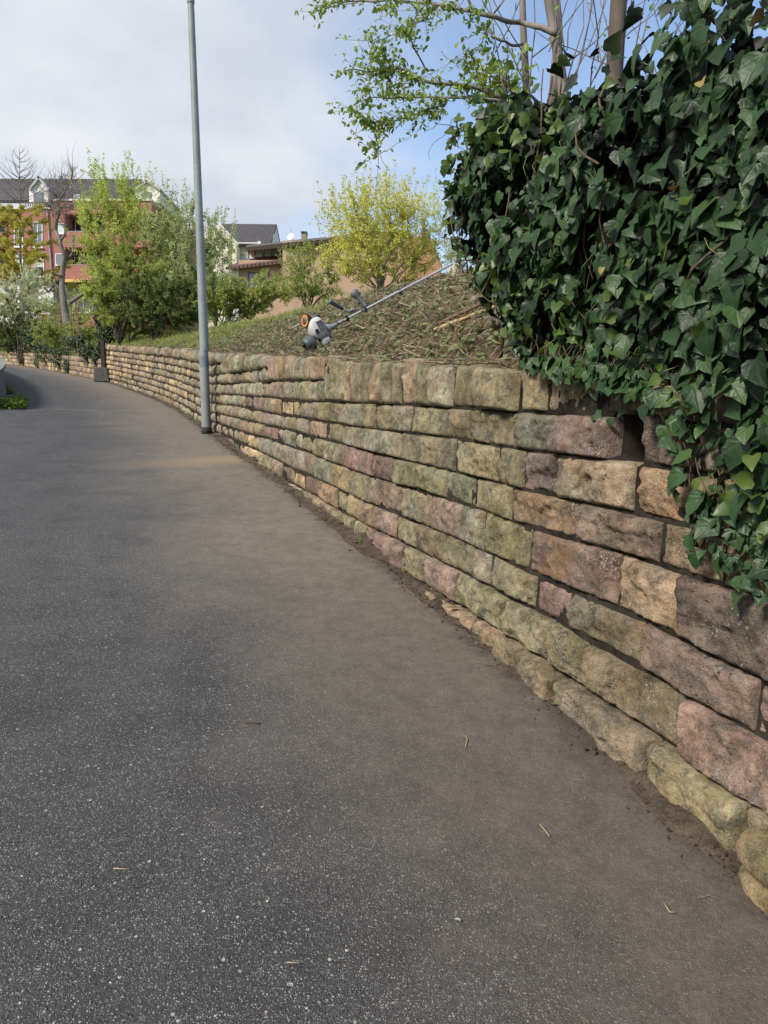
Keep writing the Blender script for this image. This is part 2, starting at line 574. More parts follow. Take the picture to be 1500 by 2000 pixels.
def hermite(xs, ys, q):
    xs = np.asarray(xs, float); ys = np.asarray(ys, float); q = np.asarray(q, float)
    d = np.diff(ys) / np.diff(xs); m = np.r_[d[0], (d[1:] + d[:-1]) / 2, d[-1]]
    i = np.clip(np.searchsorted(xs, q) - 1, 0, len(xs) - 2); h = xs[i + 1] - xs[i]; t = (q - xs[i]) / h
    return (2*t**3-3*t**2+1)*ys[i] + (t**3-2*t**2+t)*h*m[i] + (-2*t**3+3*t**2)*ys[i+1] + (t**3-t**2)*h*m[i+1]


_Y = np.r_[np.arange(-6, 100, 0.05)]
_X = hermite(_ctl[:, 0], _ctl[:, 1], _Y)
_Z = hermite(_zc[:, 0], _zc[:, 1], _Y)
_S = np.r_[0, np.cumsum(np.hypot(np.diff(_X), np.diff(_Y)))]
_Tx = np.gradient(_X); _Ty = np.gradient(_Y); _L = np.hypot(_Tx, _Ty); _Tx /= _L; _Ty /= _L
S_END = 37.75
ROAD_W = 3.78
BAT = 0.05


def base(s):
    s = np.asarray(s, float)
    x = np.interp(s, _S, _X); y = np.interp(s, _S, _Y); z = np.interp(s, _S, _Z)
    tx = np.interp(s, _S, _Tx); ty = np.interp(s, _S, _Ty)
    k = s < 0                                       # straight on behind the camera
    x = np.where(k, _X[0] + s * _Tx[0], x); y = np.where(k, _Y[0] + s * _Ty[0], y); z = np.where(k, _Z[0] + s * 0.118, z)
    k = s > _S[-1]
    e = s - _S[-1]
    x = np.where(k, _X[-1] + e * _Tx[-1], x); y = np.where(k, _Y[-1] + e * _Ty[-1], y); z = np.where(k, _Z[-1] + e * 0.05, z)
    return x, y, z, tx, ty


_top = np.array(TOP)


def ztop(s):
    s = np.asarray(s, float)
    z = np.interp(s, _top[:, 0], _top[:, 1])
    zf = base(s)[2]
    z = np.where(s < _top[0, 0], zf + (_top[0, 1] - base(_top[0, 0])[2]), z)
    return np.where(s > S_END + 0.3, zf + 0.85, z)


def sw_pt(s, w, z):
    """point at running length s, w metres to the right of the wall's foot (bank side), height z"""
    x, y, zf, tx, ty = base(s)
    return np.stack(np.broadcast_arrays(x + ty * w, y - tx * w, z), -1)


def wall_pt(s, z, out):
    zf = base(s)[2]
    return sw_pt(s, BAT * (z - zf) - out, z)


def to_sw(x, y):
    x = np.atleast_1d(np.asarray(x, float)); y = np.atleast_1d(np.asarray(y, float))
    i = np.empty(len(x), int)
    for a in range(0, len(x), 4000):
        d = (x[a:a+4000, None] - _X[None, ::4]) ** 2 + (y[a:a+4000, None] - _Y[None, ::4]) ** 2
        i[a:a+4000] = d.argmin(1) * 4
    dx = x - _X[i]; dy = y - _Y[i]
    return _S[i] + dx * _Tx[i] + dy * _Ty[i], dx * _Ty[i] - dy * _Tx[i]


def bank_k(s):
    return np.interp(s, [0, 14, 20, 27, 37, 45, 70], [1, 1, 0.92, 0.72, 0.5, 0.75, 1.0])


def zt(s, w):
    """ground height"""
    s = np.asarray(s, float); w = np.asarray(w, float)
    zf = base(s)[2]
    prof = np.interp(w, [0.2, 0.45, 2.6, 4.5, 9, 30, 60, 400], [-0.03, 0.03, 1.18, 1.55, 1.95, 3.6, 4.6, 5])
    b = ztop(s) + prof * bank_k(s)
    l = np.interp(-w, [0, ROAD_W + 0.3, 20, 400], [0.0, 0.0, -0.3, -6])
    return np.where(w > 0.15, b, zf + l)


def ground_z(x, y):
    s, w = to_sw(x, y)
    z = zt(s, w)
    return z if len(z) > 1 else float(z[0])


def ray(px, py):
    a = (px - 750) / FPX; b = (1000 - py) / FPX
    c, sn = math.cos(PITCH), math.sin(PITCH)
    return np.array([a, c + b * sn, b * c - sn])


def at(px, py, d):
    """point at forward distance d seen in direction (px, py) of the photograph"""
    r = ray(px, py)
    return np.array([0, 0, CAMZ]) + r * (d / r[1])


def ground_hit(px, py, d0=1.0, d1=60.0):
    ds = np.arange(d0, d1, 0.03)
    r = ray(px, py)
    p = np.array([0, 0, CAMZ]) + r[None] * (ds / r[1])[:, None]
    s, w = to_sw(p[:, 0], p[:, 1])
    k = np.nonzero(p[:, 2] < zt(s, w))[0]
    i = k[0] if len(k) else -1
    q = p[i].copy()
    return q


# ------------------------------------------------------------------ materials of the setting
def road_material():
    t = NT('asphalt')
    p = t.pos()
    uv = t.node('ShaderNodeUVMap', uv_map='sw').outputs[0]
    sp = t.node('ShaderNodeSeparateXYZ', {0: uv})
    S, U = sp.outputs[0], sp.outputs[1]              # along the wall, away from the wall (metres)
    big = t.noise(p, 0.55, 5, 0.6)
    mid = t.noise(p, 3.2, 5, 0.6)
    fine = t.noise(p, 60, 4, 0.7)
    # chippings of two sizes, each with its own stone colour
    va = t.voro(p, 135); vb = t.voro(p, 250); vc = t.voro(p, 66)
    ca = t.node('ShaderNodeSeparateColor', {0: va.outputs['Color']})
    cb = t.node('ShaderNodeSeparateColor', {0: vb.outputs['Color']})
    cc = t.node('ShaderNodeSeparateColor', {0: vc.outputs['Color']})
    ma = t.math('LESS_THAN', va.outputs['Distance'], t.mr(ca.outputs[0], 0, 1, 0.22, 0.44, False))
    mb_ = t.math('LESS_THAN', vb.outputs['Distance'], 0.42)
    bare = t.mr(t.math('ADD', mid, t.math('MULTIPLY', big, 0.8)), 0.62, 1.05, 0.55, 1.0)
    pick_a = t.math('GREATER_THAN', ca.outputs[1], t.mr(bare, 0.5, 1.0, 0.84, 0.70, False))
    sa = t.math('MULTIPLY', ma, pick_a)
    sb = t.math('MULTIPLY', mb_, t.math('GREATER_THAN', cb.outputs[1], t.mr(bare, 0.5, 1.0, 0.76, 0.56, False)))
    sc_ = t.math('MULTIPLY', t.math('LESS_THAN', vc.outputs['Distance'], 0.30), t.math('GREATER_THAN', cc.outputs[1], 0.972))
    matrix = t.ramp(t.math('ADD', t.math('MULTIPLY', fine, 0.6), t.math('MULTIPLY', mid, 0.4)), [(0.3, (0.022, 0.022, 0.024)), (0.7, (0.062, 0.062, 0.065))])
    matrix = t.mix(1.0, matrix, t.ramp(big, [(0.3, (0.92, 0.92, 0.92)), (0.7, (1.12, 1.12, 1.11))]), 'MULTIPLY')
    stone_a = t.ramp(ca.outputs[2], [(0.0, (0.10, 0.10, 0.11)), (0.5, (0.24, 0.235, 0.23)), (0.8, (0.31, 0.30, 0.29)), (1.0, (0.28, 0.22, 0.155))])
    stone_b = t.ramp(cb.outputs[2], [(0.0, (0.07, 0.07, 0.075)), (0.6, (0.19, 0.19, 0.19)), (1.0, (0.32, 0.31, 0.30))])
    c = t.mix(sb, matrix, stone_b)
    c = t.mix(sa, c, stone_a)
    c = t.mix(sc_, c, t.ramp(cc.outputs[2], [(0, (0.2, 0.2, 0.2)), (1, (0.42, 0.40, 0.36))]))
    # sandy silt washed out of the wall: thick along its foot, thinning across the lane
    wob = t.math('MULTIPLY', t.math('SUBTRACT', t.noise(p, 0.9, 7, 0.68, 0.4), 0.5), 2.1)
    ud = t.math('ADD', U, wob)
    reach = t.mr(S, 8.0, 12.0, 1.35, 1.85)
    dust = t.mr(t.math('DIVIDE', ud, reach), 0.25, 1.28, 0.94, 0.0)
    dust = t.math('MULTIPLY', dust, t.mr(mid, 0.25, 0.7, 0.85, 1.02))
    dustc = t.ramp(t.noise(p, 11, 6, 0.65), [(0.3, (0.122, 0.104, 0.085)), (0.7, (0.192, 0.163, 0.132))])
    dustc = t.mix(1.0, dustc, t.ramp(fine, [(0.3, (0.8, 0.8, 0.8)), (0.7, (1.2, 1.2, 1.2))]), 'MULTIPLY')
    dustc = t.mix(t.mr(S, 8.3, 13.0, 1.0, 0.0), dustc, t.mix(1.0, dustc, (0.58, 0.57, 0.58), 'MULTIPLY'))
    gritd = t.math('MULTIPLY', t.math('ADD', sa, sb, clamp=True), 0.2)
    dust = t.math('SUBTRACT', dust, gritd, clamp=True)
    c = t.mix(dust, c, dustc)
    # streak of sunlight painted in yellow across the lane below the lamp post
    sun_streak = t.math('MULTIPLY', t.mr(t.math('ABSOLUTE', t.math('SUBTRACT', t.math('ADD', S, t.math('MULTIPLY', U, 0.30)), t.math('ADD', 16.9, t.math('MULTIPLY', wob, 0.25)))), 0.10, 0.62, 1.0, 0.0),
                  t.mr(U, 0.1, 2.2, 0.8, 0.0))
    c = t.mix(sun_streak, c, (0.25, 0.19, 0.12))
    # damp dark dirt right at the foot
    foot = t.math('MULTIPLY', t.mr(t.math('ADD', U, t.math('MULTIPLY', t.math('SUBTRACT', t.noise(p, 5, 5, 0.7), 0.5), 0.45)), 0.05, 0.26, 1.0, 0.0), 0.8)
    c = t.mix(foot, c, (0.045, 0.034, 0.027))
    # old transverse joint higher up the lane
    sj = t.math('ABSOLUTE', t.math('SUBTRACT', t.math('ADD', S, t.math('MULTIPLY', U, -0.12)), t.math('ADD', 24.3, t.math('MULTIPLY', t.math('SUBTRACT', mid, 0.5), 0.3))))
    c = t.mix(t.mr(sj, 0.02, 0.07, 0.55, 0.0), c, (0.19, 0.18, 0.165))
    t.l.new(c, t.p.inputs['Base Color'])
    t.p.inputs['Roughness'].default_value = 0.82
    t.p.inputs['Specular IOR Level'].default_value = 0.35
    ha = t.math('MULTIPLY', t.math('SUBTRACT', 0.45, va.outputs['Distance'], clamp=True), 1.0)
    hb = t.math('MULTIPLY', t.math('SUBTRACT', 0.45, vb.outputs['Distance'], clamp=True), 0.6)
    h = t.math('ADD', t.math('ADD', ha, hb), t.math('MULTIPLY', t.noise(p, 28, 4, 0.7), 0.7))
    bm = t.node('ShaderNodeBump', {'Height': h, 'Strength': t.mr(dust, 0, 1, 0.9, 0.55, False), 'Distance': 0.008})
    t.l.new(bm.outputs[0], t.p.inputs['Normal'])
    return t.m


def stone_material():
    """sandstone: the colour of each block comes from its 'tint', mottling, moss, rust and lichen on top"""
    t = NT('sandstone')
    p = t.pos()
    at_ = t.node('ShaderNodeAttribute', attribute_name='tint')
    tint, rnd = at_.outputs['Color'], at_.outputs['Alpha']
    w = t.math('MULTIPLY', rnd, 40.0)
    n1 = t.noise(p, 5.5, 6, 0.62, 0.3, w)
    n2 = t.noise(p, 30, 5, 0.7, 0, w)
    n3 = t.noise(p, 160, 3, 0.7)
    n4 = t.noise(p, 2.6, 4, 0.6, 0.6, w)
    k = t.math('ADD', t.mr(n1, 0.28, 0.72, 0.30, 1.58, False), t.mr(n2, 0.3, 0.7, -0.42, 0.42, False))
    k = t.math('ADD', k, t.mr(n3, 0.3, 0.7, -0.30, 0.30, False), clamp=False)
    hue = t.noise(p, 3.4, 5, 0.65, 0.8, t.math('ADD', w, 7.0))
    tint = t.mix(t.mr(hue, 0.35, 0.68, 0.0, 0.8), tint, t.mix(1.0, tint, (1.14, 0.98, 0.87), 'MULTIPLY'))
    tint = t.mix(t.mr(hue, 0.30, 0.48, 0.75, 0.0), tint, t.mix(0.6, tint, (0.165, 0.155, 0.115)))
    c = t.mix(1.0, tint, t.node('ShaderNodeCombineColor', {0: k, 1: k, 2: k}).outputs[0], 'MULTIPLY')
    # iron staining, then moss, then grey crust and pale lichen dots
    c = t.mix(t.mr(n4, 0.58, 0.72, 0, 0.5), c, (0.30, 0.175, 0.075))
    mossn = t.noise(p, 7.5, 6, 0.65, 0.5)
    ms = t.math('MULTIPLY', t.mr(mossn, 0.47, 0.66, 0, 0.75), t.mr(rnd, 0.1, 0.8, 0.0, 1.0))
    c = t.mix(ms, c, t.ramp(n2, [(0.3, (0.080, 0.072, 0.030)), (0.7, (0.200, 0.172, 0.065))]))
    cr = t.mr(t.noise(p, 12, 6, 0.7, 0.2, w), 0.52, 0.64, 0, 0.72)
    c = t.mix(cr, c, (0.095, 0.09, 0.075))
    pit = t.math('MULTIPLY', t.mr(t.voro(p, 46).outputs['Distance'], 0.10, 0.28, 1.0, 0.0), t.mr(t.noise(p, 6, 4, 0.6, 0, w), 0.48, 0.62, 0.0, 0.8))
    c = t.mix(pit, c, (0.055, 0.047, 0.036))
    v = t.voro(p, 70)
    lich = t.math('MULTIPLY', t.math('LESS_THAN', v.outputs['Distance'], 0.30), t.mr(t.noise(p, 9, 4, 0.6, 0, w), 0.50, 0.64, 0, 1))
    c = t.mix(t.math('MULTIPLY', lich, 0.7), c, (0.40, 0.39, 0.34))
    t.l.new(c, t.p.inputs['Base Color'])
    t.p.inputs['Roughness'].default_value = 0.92
    t.p.inputs['Specular IOR Level'].default_value = 0.2
    h = t.math('ADD', t.math('MULTIPLY', n2, 1.0), t.math('MULTIPLY', n3, 0.35))
    h = t.math('ADD', h, t.math('MULTIPLY', t.noise(p, 75, 5, 0.75), 0.8))
    h = t.math('SUBTRACT', h, t.math('MULTIPLY', pit, 0.6))
    t.l.new(t.bump(h, 1.0, 0.02), t.p.inputs['Normal'])
    return t.m


def soil_material():
    t = NT('mown_soil')
    p = t.pos()
    uv = t.node('ShaderNodeUVMap', uv_map='sw').outputs[0]
    S = t.node('ShaderNodeSeparateXYZ', {0: uv}).outputs[0]
    n1 = t.noise(p, 9, 7, 0.7); n2 = t.noise(p, 60, 4, 0.7); n3 = t.noise(p, 1.2, 4)
    soil = t.ramp(t.math('ADD', t.math('MULTIPLY', n1, 0.6), t.math('MULTIPLY', n2, 0.4)), [(0.3, (0.04, 0.028, 0.019)), (0.55, (0.10, 0.074, 0.05)), (0.75, (0.19, 0.148, 0.10))])
    grass = t.ramp(n2, [(0.3, (0.06, 0.085, 0.02)), (0.7, (0.15, 0.17, 0.05))])
    g = t.mr(t.math('ADD', S, t.math('MULTIPLY', t.math('SUBTRACT', n3, 0.5), 16)), 17, 30, 0.12, 0.85)
    g = t.math('MULTIPLY', g, t.mr(n1, 0.3, 0.6, 0.5, 1.0))
    t.l.new(t.mix(g, soil, grass), t.p.inputs['Base Color'])
    t.p.inputs['Roughness'].default_value = 0.95
    t.p.inputs['Specular IOR Level'].default_value = 0.1
    t.l.new(t.bump(t.math('ADD', n1, t.math('MULTIPLY', n2, 0.4)), 0.8, 0.05), t.p.inputs['Normal'])
    return t.m


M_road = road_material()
M_stone = stone_material()
M_soil = soil_material()
M_mortar = plain('old_mortar', (0.026, 0.022, 0.018), 0.95, 0.75, 3, 0.6, fine=0.3, spec=0.1)
M_concrete = plain('weathered_concrete', (0.20, 0.196, 0.185), 0.9, 0.25, 3, 0.4, fine=0.12, spec=0.2)
M_field = plain('meadow', (0.10, 0.115, 0.04), 0.95, 0.4, 0.6, 0.4, fine=0.2, spec=0.1)


def strip(name, svals, wvals, mat, zfun=None, kind='structure', jitter=0.0, smooth=True):
    S, W = np.meshgrid(svals, wvals, indexing='ij')
    z = (zfun or zt)(S, W)
    if jitter: z = z + jitter * np.array([mnoise.fractal(Vector((a * 2.1, b * 2.1, 0)), 0.8, 2.0, 4) for a, b in zip(S.ravel(), W.ravel())]).reshape(S.shape)
    P = sw_pt(S, W, z)
    n, m = S.shape
    i = np.arange(n - 1)[:, None] * m + np.arange(m - 1)[None]
    q = np.stack([i, i + 1, i + m + 1, i + m], -1).reshape(-1, 4)[:, ::-1]
    o = MB().add(P.reshape(-1, 3), [q]).build(name, mat, smooth=smooth)
    me = o.data
    uv = me.uv_layers.new(name='sw')
    li = np.empty(len(me.loops), np.int32); me.loops.foreach_get('vertex_index', li)
    c = np.stack([S.ravel()[li], -W.ravel()[li]], -1)
    uv.data.foreach_set('uv', c.astype(np.float32).ravel())
    o['kind'] = kind
    return o


def road_z(S, W):
    z = base(S)[2]
    f = np.vectorize(lambda a, b: mnoise.fractal(Vector((a * 0.35, b * 0.35, 3)), 0.9, 2.0, 3))
    return z + 0.012 * f(S, W)


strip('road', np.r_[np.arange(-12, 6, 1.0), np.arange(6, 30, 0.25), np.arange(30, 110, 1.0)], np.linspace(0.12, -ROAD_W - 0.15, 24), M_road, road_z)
strip('verge', np.r_[-60, -30, np.arange(-12, 110, 2.0), 130, 160, 200], [-ROAD_W - 0.05, -6, -10, -20, -40, -60], M_field, lambda S, W: zt(S, W) - 0.03)
strip('bank', np.r_[-12, -6, 0, np.arange(4, 40, 0.22), np.arange(40, 110, 1.0)],
      np.r_[np.arange(0.2, 4.6, 0.14), np.arange(4.6, 12, 0.7), 13, 16, 20, 26, 34, 45, 60], M_soil, None, 'structure', 0.06)
g = MB(); g.add([(-900, -900, -14), (900, -900, -14), (900, 900, -14), (-900, 900, -14)], [np.array([[0, 1, 2, 3]])])
g.build('ground', M_field)['kind'] = 'structure'


# ------------------------------------------------------------------ stone walls
PAL = {'o': (0.222, 0.200, 0.135), 'y': (0.36, 0.285, 0.170), 'p': (0.232, 0.176, 0.146), 'r': (0.190, 0.145, 0.122),
       'g': (0.235, 0.220, 0.170), 't': (0.265, 0.212, 0.145)}
MOSS = {'o': (0.3, 0.75), 'y': (0.0, 0.35), 'p': (0.0, 0.45), 'r': (0.0, 0.35), 'g': (0.1, 0.6), 't': (0.1, 0.5)}


def stone_geo(sl, sr, ztl, ztr, zbl, zbr, out, seed, nu, nv, gap=0.006, amp=1.0, depth=0.14, furrow=False):
    """rock-faced block: bulging, chipped front made of a few cleavage planes, rounded arrises, sides back into the wall"""
    r = np.random.default_rng(seed)
    u = np.linspace(0, 1, nu + 1); v = np.linspace(0, 1, nv + 1)
    # pull the first and last rows close to the edge so arrises stay crisp
    u = u + 0.35 / nu * np.sin(2 * np.pi * u) * -1 if nu > 6 else u
    U, V = np.meshgrid(u, v, indexing='ij')
    s = sl + (sr - sl) * U
    zt_ = ztl + (ztr - ztl) * U; zb_ = zbl + (zbr - zbl) * U
    z = zt_ + (zb_ - zt_) * V
    L = abs(sl - sr); H = abs((ztl + ztr - zbl - zbr) / 2)
    sg = math.copysign(1, sl - sr)
    a = U * L; b = V * H                              # metres in the face
    e = np.minimum(np.minimum(a, L - a), np.minimum(b, H - b))
    cx = (a - L / 2); cy = (b - H / 2)
    rr = min(0.020, H * 0.14, L * 0.2)
    if furrow: rr = min(0.030, L * 0.25)
    q = np.clip(1 - e / rr, 0, 1)
    f = -rr * 1.25 * q ** 2.4
    pl = np.full(U.shape, 0.020 * amp)
    for _ in range(r.integers(5, 9)):
        th = r.uniform(0, 2 * np.pi); k = min(0.6, r.uniform(0.15, 1.0) * 0.038 / (0.5 * (abs(np.cos(th)) * L + abs(np.sin(th)) * H)))
        pl = np.minimum(pl, r.uniform(0.012, 0.035) * amp - k * (np.cos(th) * cx + np.sin(th) * cy) * amp)
    for _ in range(r.integers(0, 3)):                 # steps where a flake has come off
        th = r.normal(np.pi / 2, 0.5); c0 = r.normal(0, H * 0.2)
        pl = pl - 0.010 * amp * (np.cos(th) * cx + np.sin(th) * cy > c0)
    pl = np.clip(pl, -0.010, None)
    ns = np.array([mnoise.fractal(Vector((x * 7, y * 7, seed * 3.1)), 0.75, 2.1, 5) for x, y in zip(a.ravel(), b.ravel())]).reshape(U.shape)
    ns2 = np.array([mnoise.noise(Vector((x * 3.0, y * 3.0, seed * 1.7 + 50))) for x, y in zip(a.ravel(), b.ravel())]).reshape(U.shape)
    rid = np.array([abs(mnoise.noise(Vector((x * 8.5, y * (3.0 if furrow else 9.5), seed * 2.3 + 9)))) for x, y in zip(a.ravel(), b.ravel())]).reshape(U.shape)
    rid2 = np.array([abs(mnoise.noise(Vector((x * 19 + 0.3 * y, y * (8 if furrow else 21), seed * 0.7)))) for x, y in zip(a.ravel(), b.ravel())]).reshape(U.shape)
    pl = pl + amp * (0.022 if furrow else 0.022) * (0.2 - rid) + amp * 0.024 * (0.2 - rid2)
    body = np.clip(e / rr * 1.6, 0.1, 1)
    o = out + f + (pl * 1.1 + 0.017 * amp * ns + 0.006 * amp * ns2) * body
    o = np.where(q > 0, o, np.maximum(o, out - 0.008))
    # gap and ragged outline
    du = (gap * (2.0 if furrow else 0.85) + 0.003 * (1 + 1.5 * ns2) * amp); dv = (gap * 0.25 + 0.003 * (1 + 1.8 * ns) * amp)
    s = s - sg * (np.clip(1 - a / rr, 0, 1) * du - np.clip(1 - (L - a) / rr, 0, 1) * du)
    z = z - np.clip(1 - b / rr, 0, 1) * dv + np.clip(1 - (H - b) / rr, 0, 1) * dv
    P = wall_pt(s, z, o).reshape(-1, 3)
    n, m = U.shape
    i = np.arange(n - 1)[:, None] * m + np.arange(m - 1)[None]
    quads = np.stack([i, i + m, i + m + 1, i + 1], -1).reshape(-1, 4)
    ring = np.concatenate([np.arange(m), np.arange(1, n) * m + m - 1, (n - 1) * m + np.arange(m - 2, -1, -1), np.arange(n - 2, 0, -1) * m])
    back = wall_pt(s.ravel()[ring], z.ravel()[ring], np.full(len(ring), out - depth))
    nb = len(P); k = np.arange(len(ring)); k2 = (k + 1) % len(ring)
    side = np.stack([ring[k], ring[k2], nb + k2, nb + k], -1)
    if sg > 0: quads = quads[:, ::-1]; side = side[:, ::-1]
    return np.concatenate([P, back]), [quads[:, ::-1], side[:, ::-1]]


def tint_attr(me, rgba):
    a = me.attributes.new('tint', 'FLOAT_COLOR', 'POINT')
    rgba = np.asarray(rgba, np.float32)
    if rgba.ndim == 1: rgba = np.tile(rgba, (len(me.vertices), 1))
    a.data.foreach_set('color', rgba.ravel())


def stone_tint(code, r):
    c = np.array(PAL[code]) * r.uniform(0.88, 1.32) * (1 + r.normal(0, 0.03, 3))
    lo, hi = MOSS[code]
    return np.r_[np.clip(c, 0.03, 0.5), r.uniform(lo, hi)]


VOID = [(9.452, 9.261, 1.644, 1.651, 1.46, 1.454)]
COURSE_OUT = {1: 0.015, 9: 0.035, 10: 0.075}
blocks = []
rs = np.random.default_rng(11)
for ln in STONES.split('\n'):
    if not ln.strip(): continue
    k = ln.split(); v = [float(x) for x in k[:6]]; cid = int(k[7])
    sl, sr = v[0], v[1]
    n = max(1, int(round((sl - sr) / 0.48))) if (sl - sr) > 0.72 and sl > 13.2 else 1
    if cid == 1 and sl > 12: n = max(n, int(round((sl - sr) / 0.30)))
    cut = np.r_[0, np.cumsum(rs.uniform(0.6, 1.4, n))]; cut /= cut[-1]
    for a, b in zip(cut[:-1], cut[1:]):
        L = lambda p, q, f: p + (q - p) * f
        blocks.append((L(sl, sr, a), L(sl, sr, b), L(v[2], v[3], a), L(v[2], v[3], b), L(v[4], v[5], a), L(v[4], v[5], b),
                       COURSE_OUT.get(cid, 0.0), (k[6] if k[6] != 'y' or cid < 9 else 't') if n == 1 or rs.random() < 0.65 else rs.choice(list('ogtp')), cid))
# the far stretch, past the lamp post
fr = np.array([0.0, 0.17, 0.30, 0.42, 0.54, 0.66, 0.78, 0.90, 1.06])
for c in range(8):
    s = 20.57 + rs.uniform(0, 0.2)
    s0 = 20.57
    while s0 < S_END - 0.05:
        s1 = min(S_END, s0 + (rs.uniform(0.16, 0.34) if c == 0 else rs.uniform(0.26, 0.62)))
        if S_END - s1 < 0.15: s1 = S_END
        f = lambda s_, t_: float(ztop(s_) + (base(s_)[2] - ztop(s_)) * t_)
        wob = 0.012
        warm = np.interp(s0, [20, 30, 37], [0.15, 0.5, 0.85])
        code = rs.choice(list('typr')) if rs.random() < warm else rs.choice(list('ogotg'))
        blocks.append((s1, s0, f(s1, fr[c]), f(s0, fr[c]), f(s1, fr[c + 1]), f(s0, fr[c + 1]), 0.0 if c else 0.015, code, 1 if c == 0 else 2))
        s0 = s1
# behind the camera, for a step aside
for c in range(8):
    s0 = 5.6
    lim = [7.6, 7.3, 7.45, 7.2, 7.4, 7.3, 7.5, 7.4][c]
    while s0 < lim + 0.3:
        s1 = s0 + rs.uniform(0.35, 0.7)
        f = lambda s_, t_: float(ztop(s_) + (base(s_)[2] - ztop(s_)) * t_)
        fr2 = np.linspace(0, 1.05, 9)
        if s1 < 8.0: blocks.append((s1, s0, f(s1, fr2[c]), f(s0, fr2[c]), f(s1, fr2[c + 1]), f(s0, fr2[c + 1]), 0.0, rs.choice(list('rtrot')), 2))
        s0 = s1

wall = empty('retaining_wall', tuple(sw_pt(15.0, 0.0, base(15.0)[2])), 'long coursed sandstone retaining wall with mossy rough blocks along the lane', 'stone wall')
wall_o = np.array(wall.location)


def seen_size(bk):
    s = (bk[0] + bk[1]) / 2; z = (bk[2] + bk[4]) / 2
    p = wall_pt(s, z, 0) - np.array([0, 0, CAMZ])
    if p[1] < 1.2: return 0
    zmid = (bk[2] + bk[4]) / 2
    a = wall_pt(bk[0], zmid, 0); b = wall_pt(bk[1], zmid, 0)
    return abs(a[0] / max(a[1], .5) - b[0] / max(b[1], .5)) * FPX * abs(bk[2] - bk[4]) / p[1] * FPX


order = sorted(range(len(blocks)), key=lambda i: -seen_size(blocks[i]))
rest_v = MB(); rest_t = []
for rank, i in enumerate(order):
    bk = blocks[i]
    px = math.sqrt(seen_size(bk)) if seen_size(bk) else 20
    L = bk[0] - bk[1]; H = abs(bk[2] - bk[4])
    res = 0.010 if px > 70 else (0.016 if px > 34 else (0.035 if px > 16 else 0.07))
    res = min(res, L / 9) if bk[8] == 1 and px > 20 else res
    nu = int(np.clip(L / res, 4, 64)); nv = int(np.clip(H / res, 3, 36))
    r = np.random.default_rng(1000 + i)
    if bk[8] == 1:                                     # coping stones stand unevenly
        dz = r.normal(0, 0.014); bk = (bk[0], bk[1], bk[2] + dz, bk[3] + dz + r.normal(0, 0.006)) + tuple(bk[4:])
    tv, tf = stone_geo(*bk[:6], bk[6] + r.normal(0, 0.018 if bk[8] == 1 else 0.009), 1000 + i, nu, nv, amp=1.0 if px > 30 else 1.15, furrow=bk[8] == 1)
    tint = stone_tint(bk[7], r)
    if rank < 300:
        c = tv.mean(0)
        me = MB().add(tv - c, tf).mesh('stone', smooth=True)
        me.materials.append(M_stone)
        tint_attr(me, tint)
        link('stone', me, wall, c - wall_o)
    else:
        rest_v.add(tv - wall_o, tf); rest_t.append(np.tile(tint, (len(tv), 1)))
o = rest_v.build('stone_blocks', M_stone, wall, smooth=True)
tint_attr(o.data, np.concatenate(rest_t)); o['kind'] = 'stuff'
# bedding behind the joints
ss = np.arange(5.4, S_END, 0.2)
mb = MB()
zf = base(ss)[2]; ztp = ztop(ss)
n = len(ss)
prof = [wall_pt(ss, ztp - 0.05, -0.045), wall_pt(ss, ztp - 0.055, -0.5), wall_pt(ss, zf - 0.3, -0.5)]
mb.add(np.concatenate(prof) - wall_o, [np.stack([np.arange(n - 1) + a * n, np.arange(n - 1) + a * n + 1, np.arange(n - 1) + b * n + 1, np.arange(n - 1) + b * n], -1) for a, b in ((0, 1), (1, 2))])
# the bed itself: crumbly and uneven, deep where a block has dropped out
s2 = np.unique(np.r_[np.arange(5.4, S_END, 0.06)]); tz_ = np.linspace(0, 1, 40)
S2, T2 = np.meshgrid(s2, tz_, indexing='ij')
Z2 = base(S2)[2] - 0.1 + (ztop(S2) - 0.05 - base(S2)[2] + 0.1) * T2
O2 = -0.021 + 0.012 * np.array([mnoise.fractal(Vector((a * 4, b * 4, 3)), 0.8, 2, 4) for a, b in zip(S2.ravel(), Z2.ravel())]).reshape(S2.shape)
hole = [(b[1], b[0], min(b[4], b[5]), max(b[2], b[3])) for b in VOID]
for a0, a1, b0, b1 in hole:
    O2 = np.where((S2 > a0 - 0.02) & (S2 < a1 + 0.02) & (Z2 > b0) & (Z2 < b1), -0.20, O2)
G2 = wall_pt(S2, Z2, O2); m = len(tz_); i = np.arange(len(s2) - 1)[:, None] * m + np.arange(m - 1)[None]
mb.add(G2.reshape(-1, 3) - wall_o, [np.stack([i, i + m, i + m + 1, i + 1], -1).reshape(-1, 4)])
mb.build('mortar_bed', M_mortar, wall)

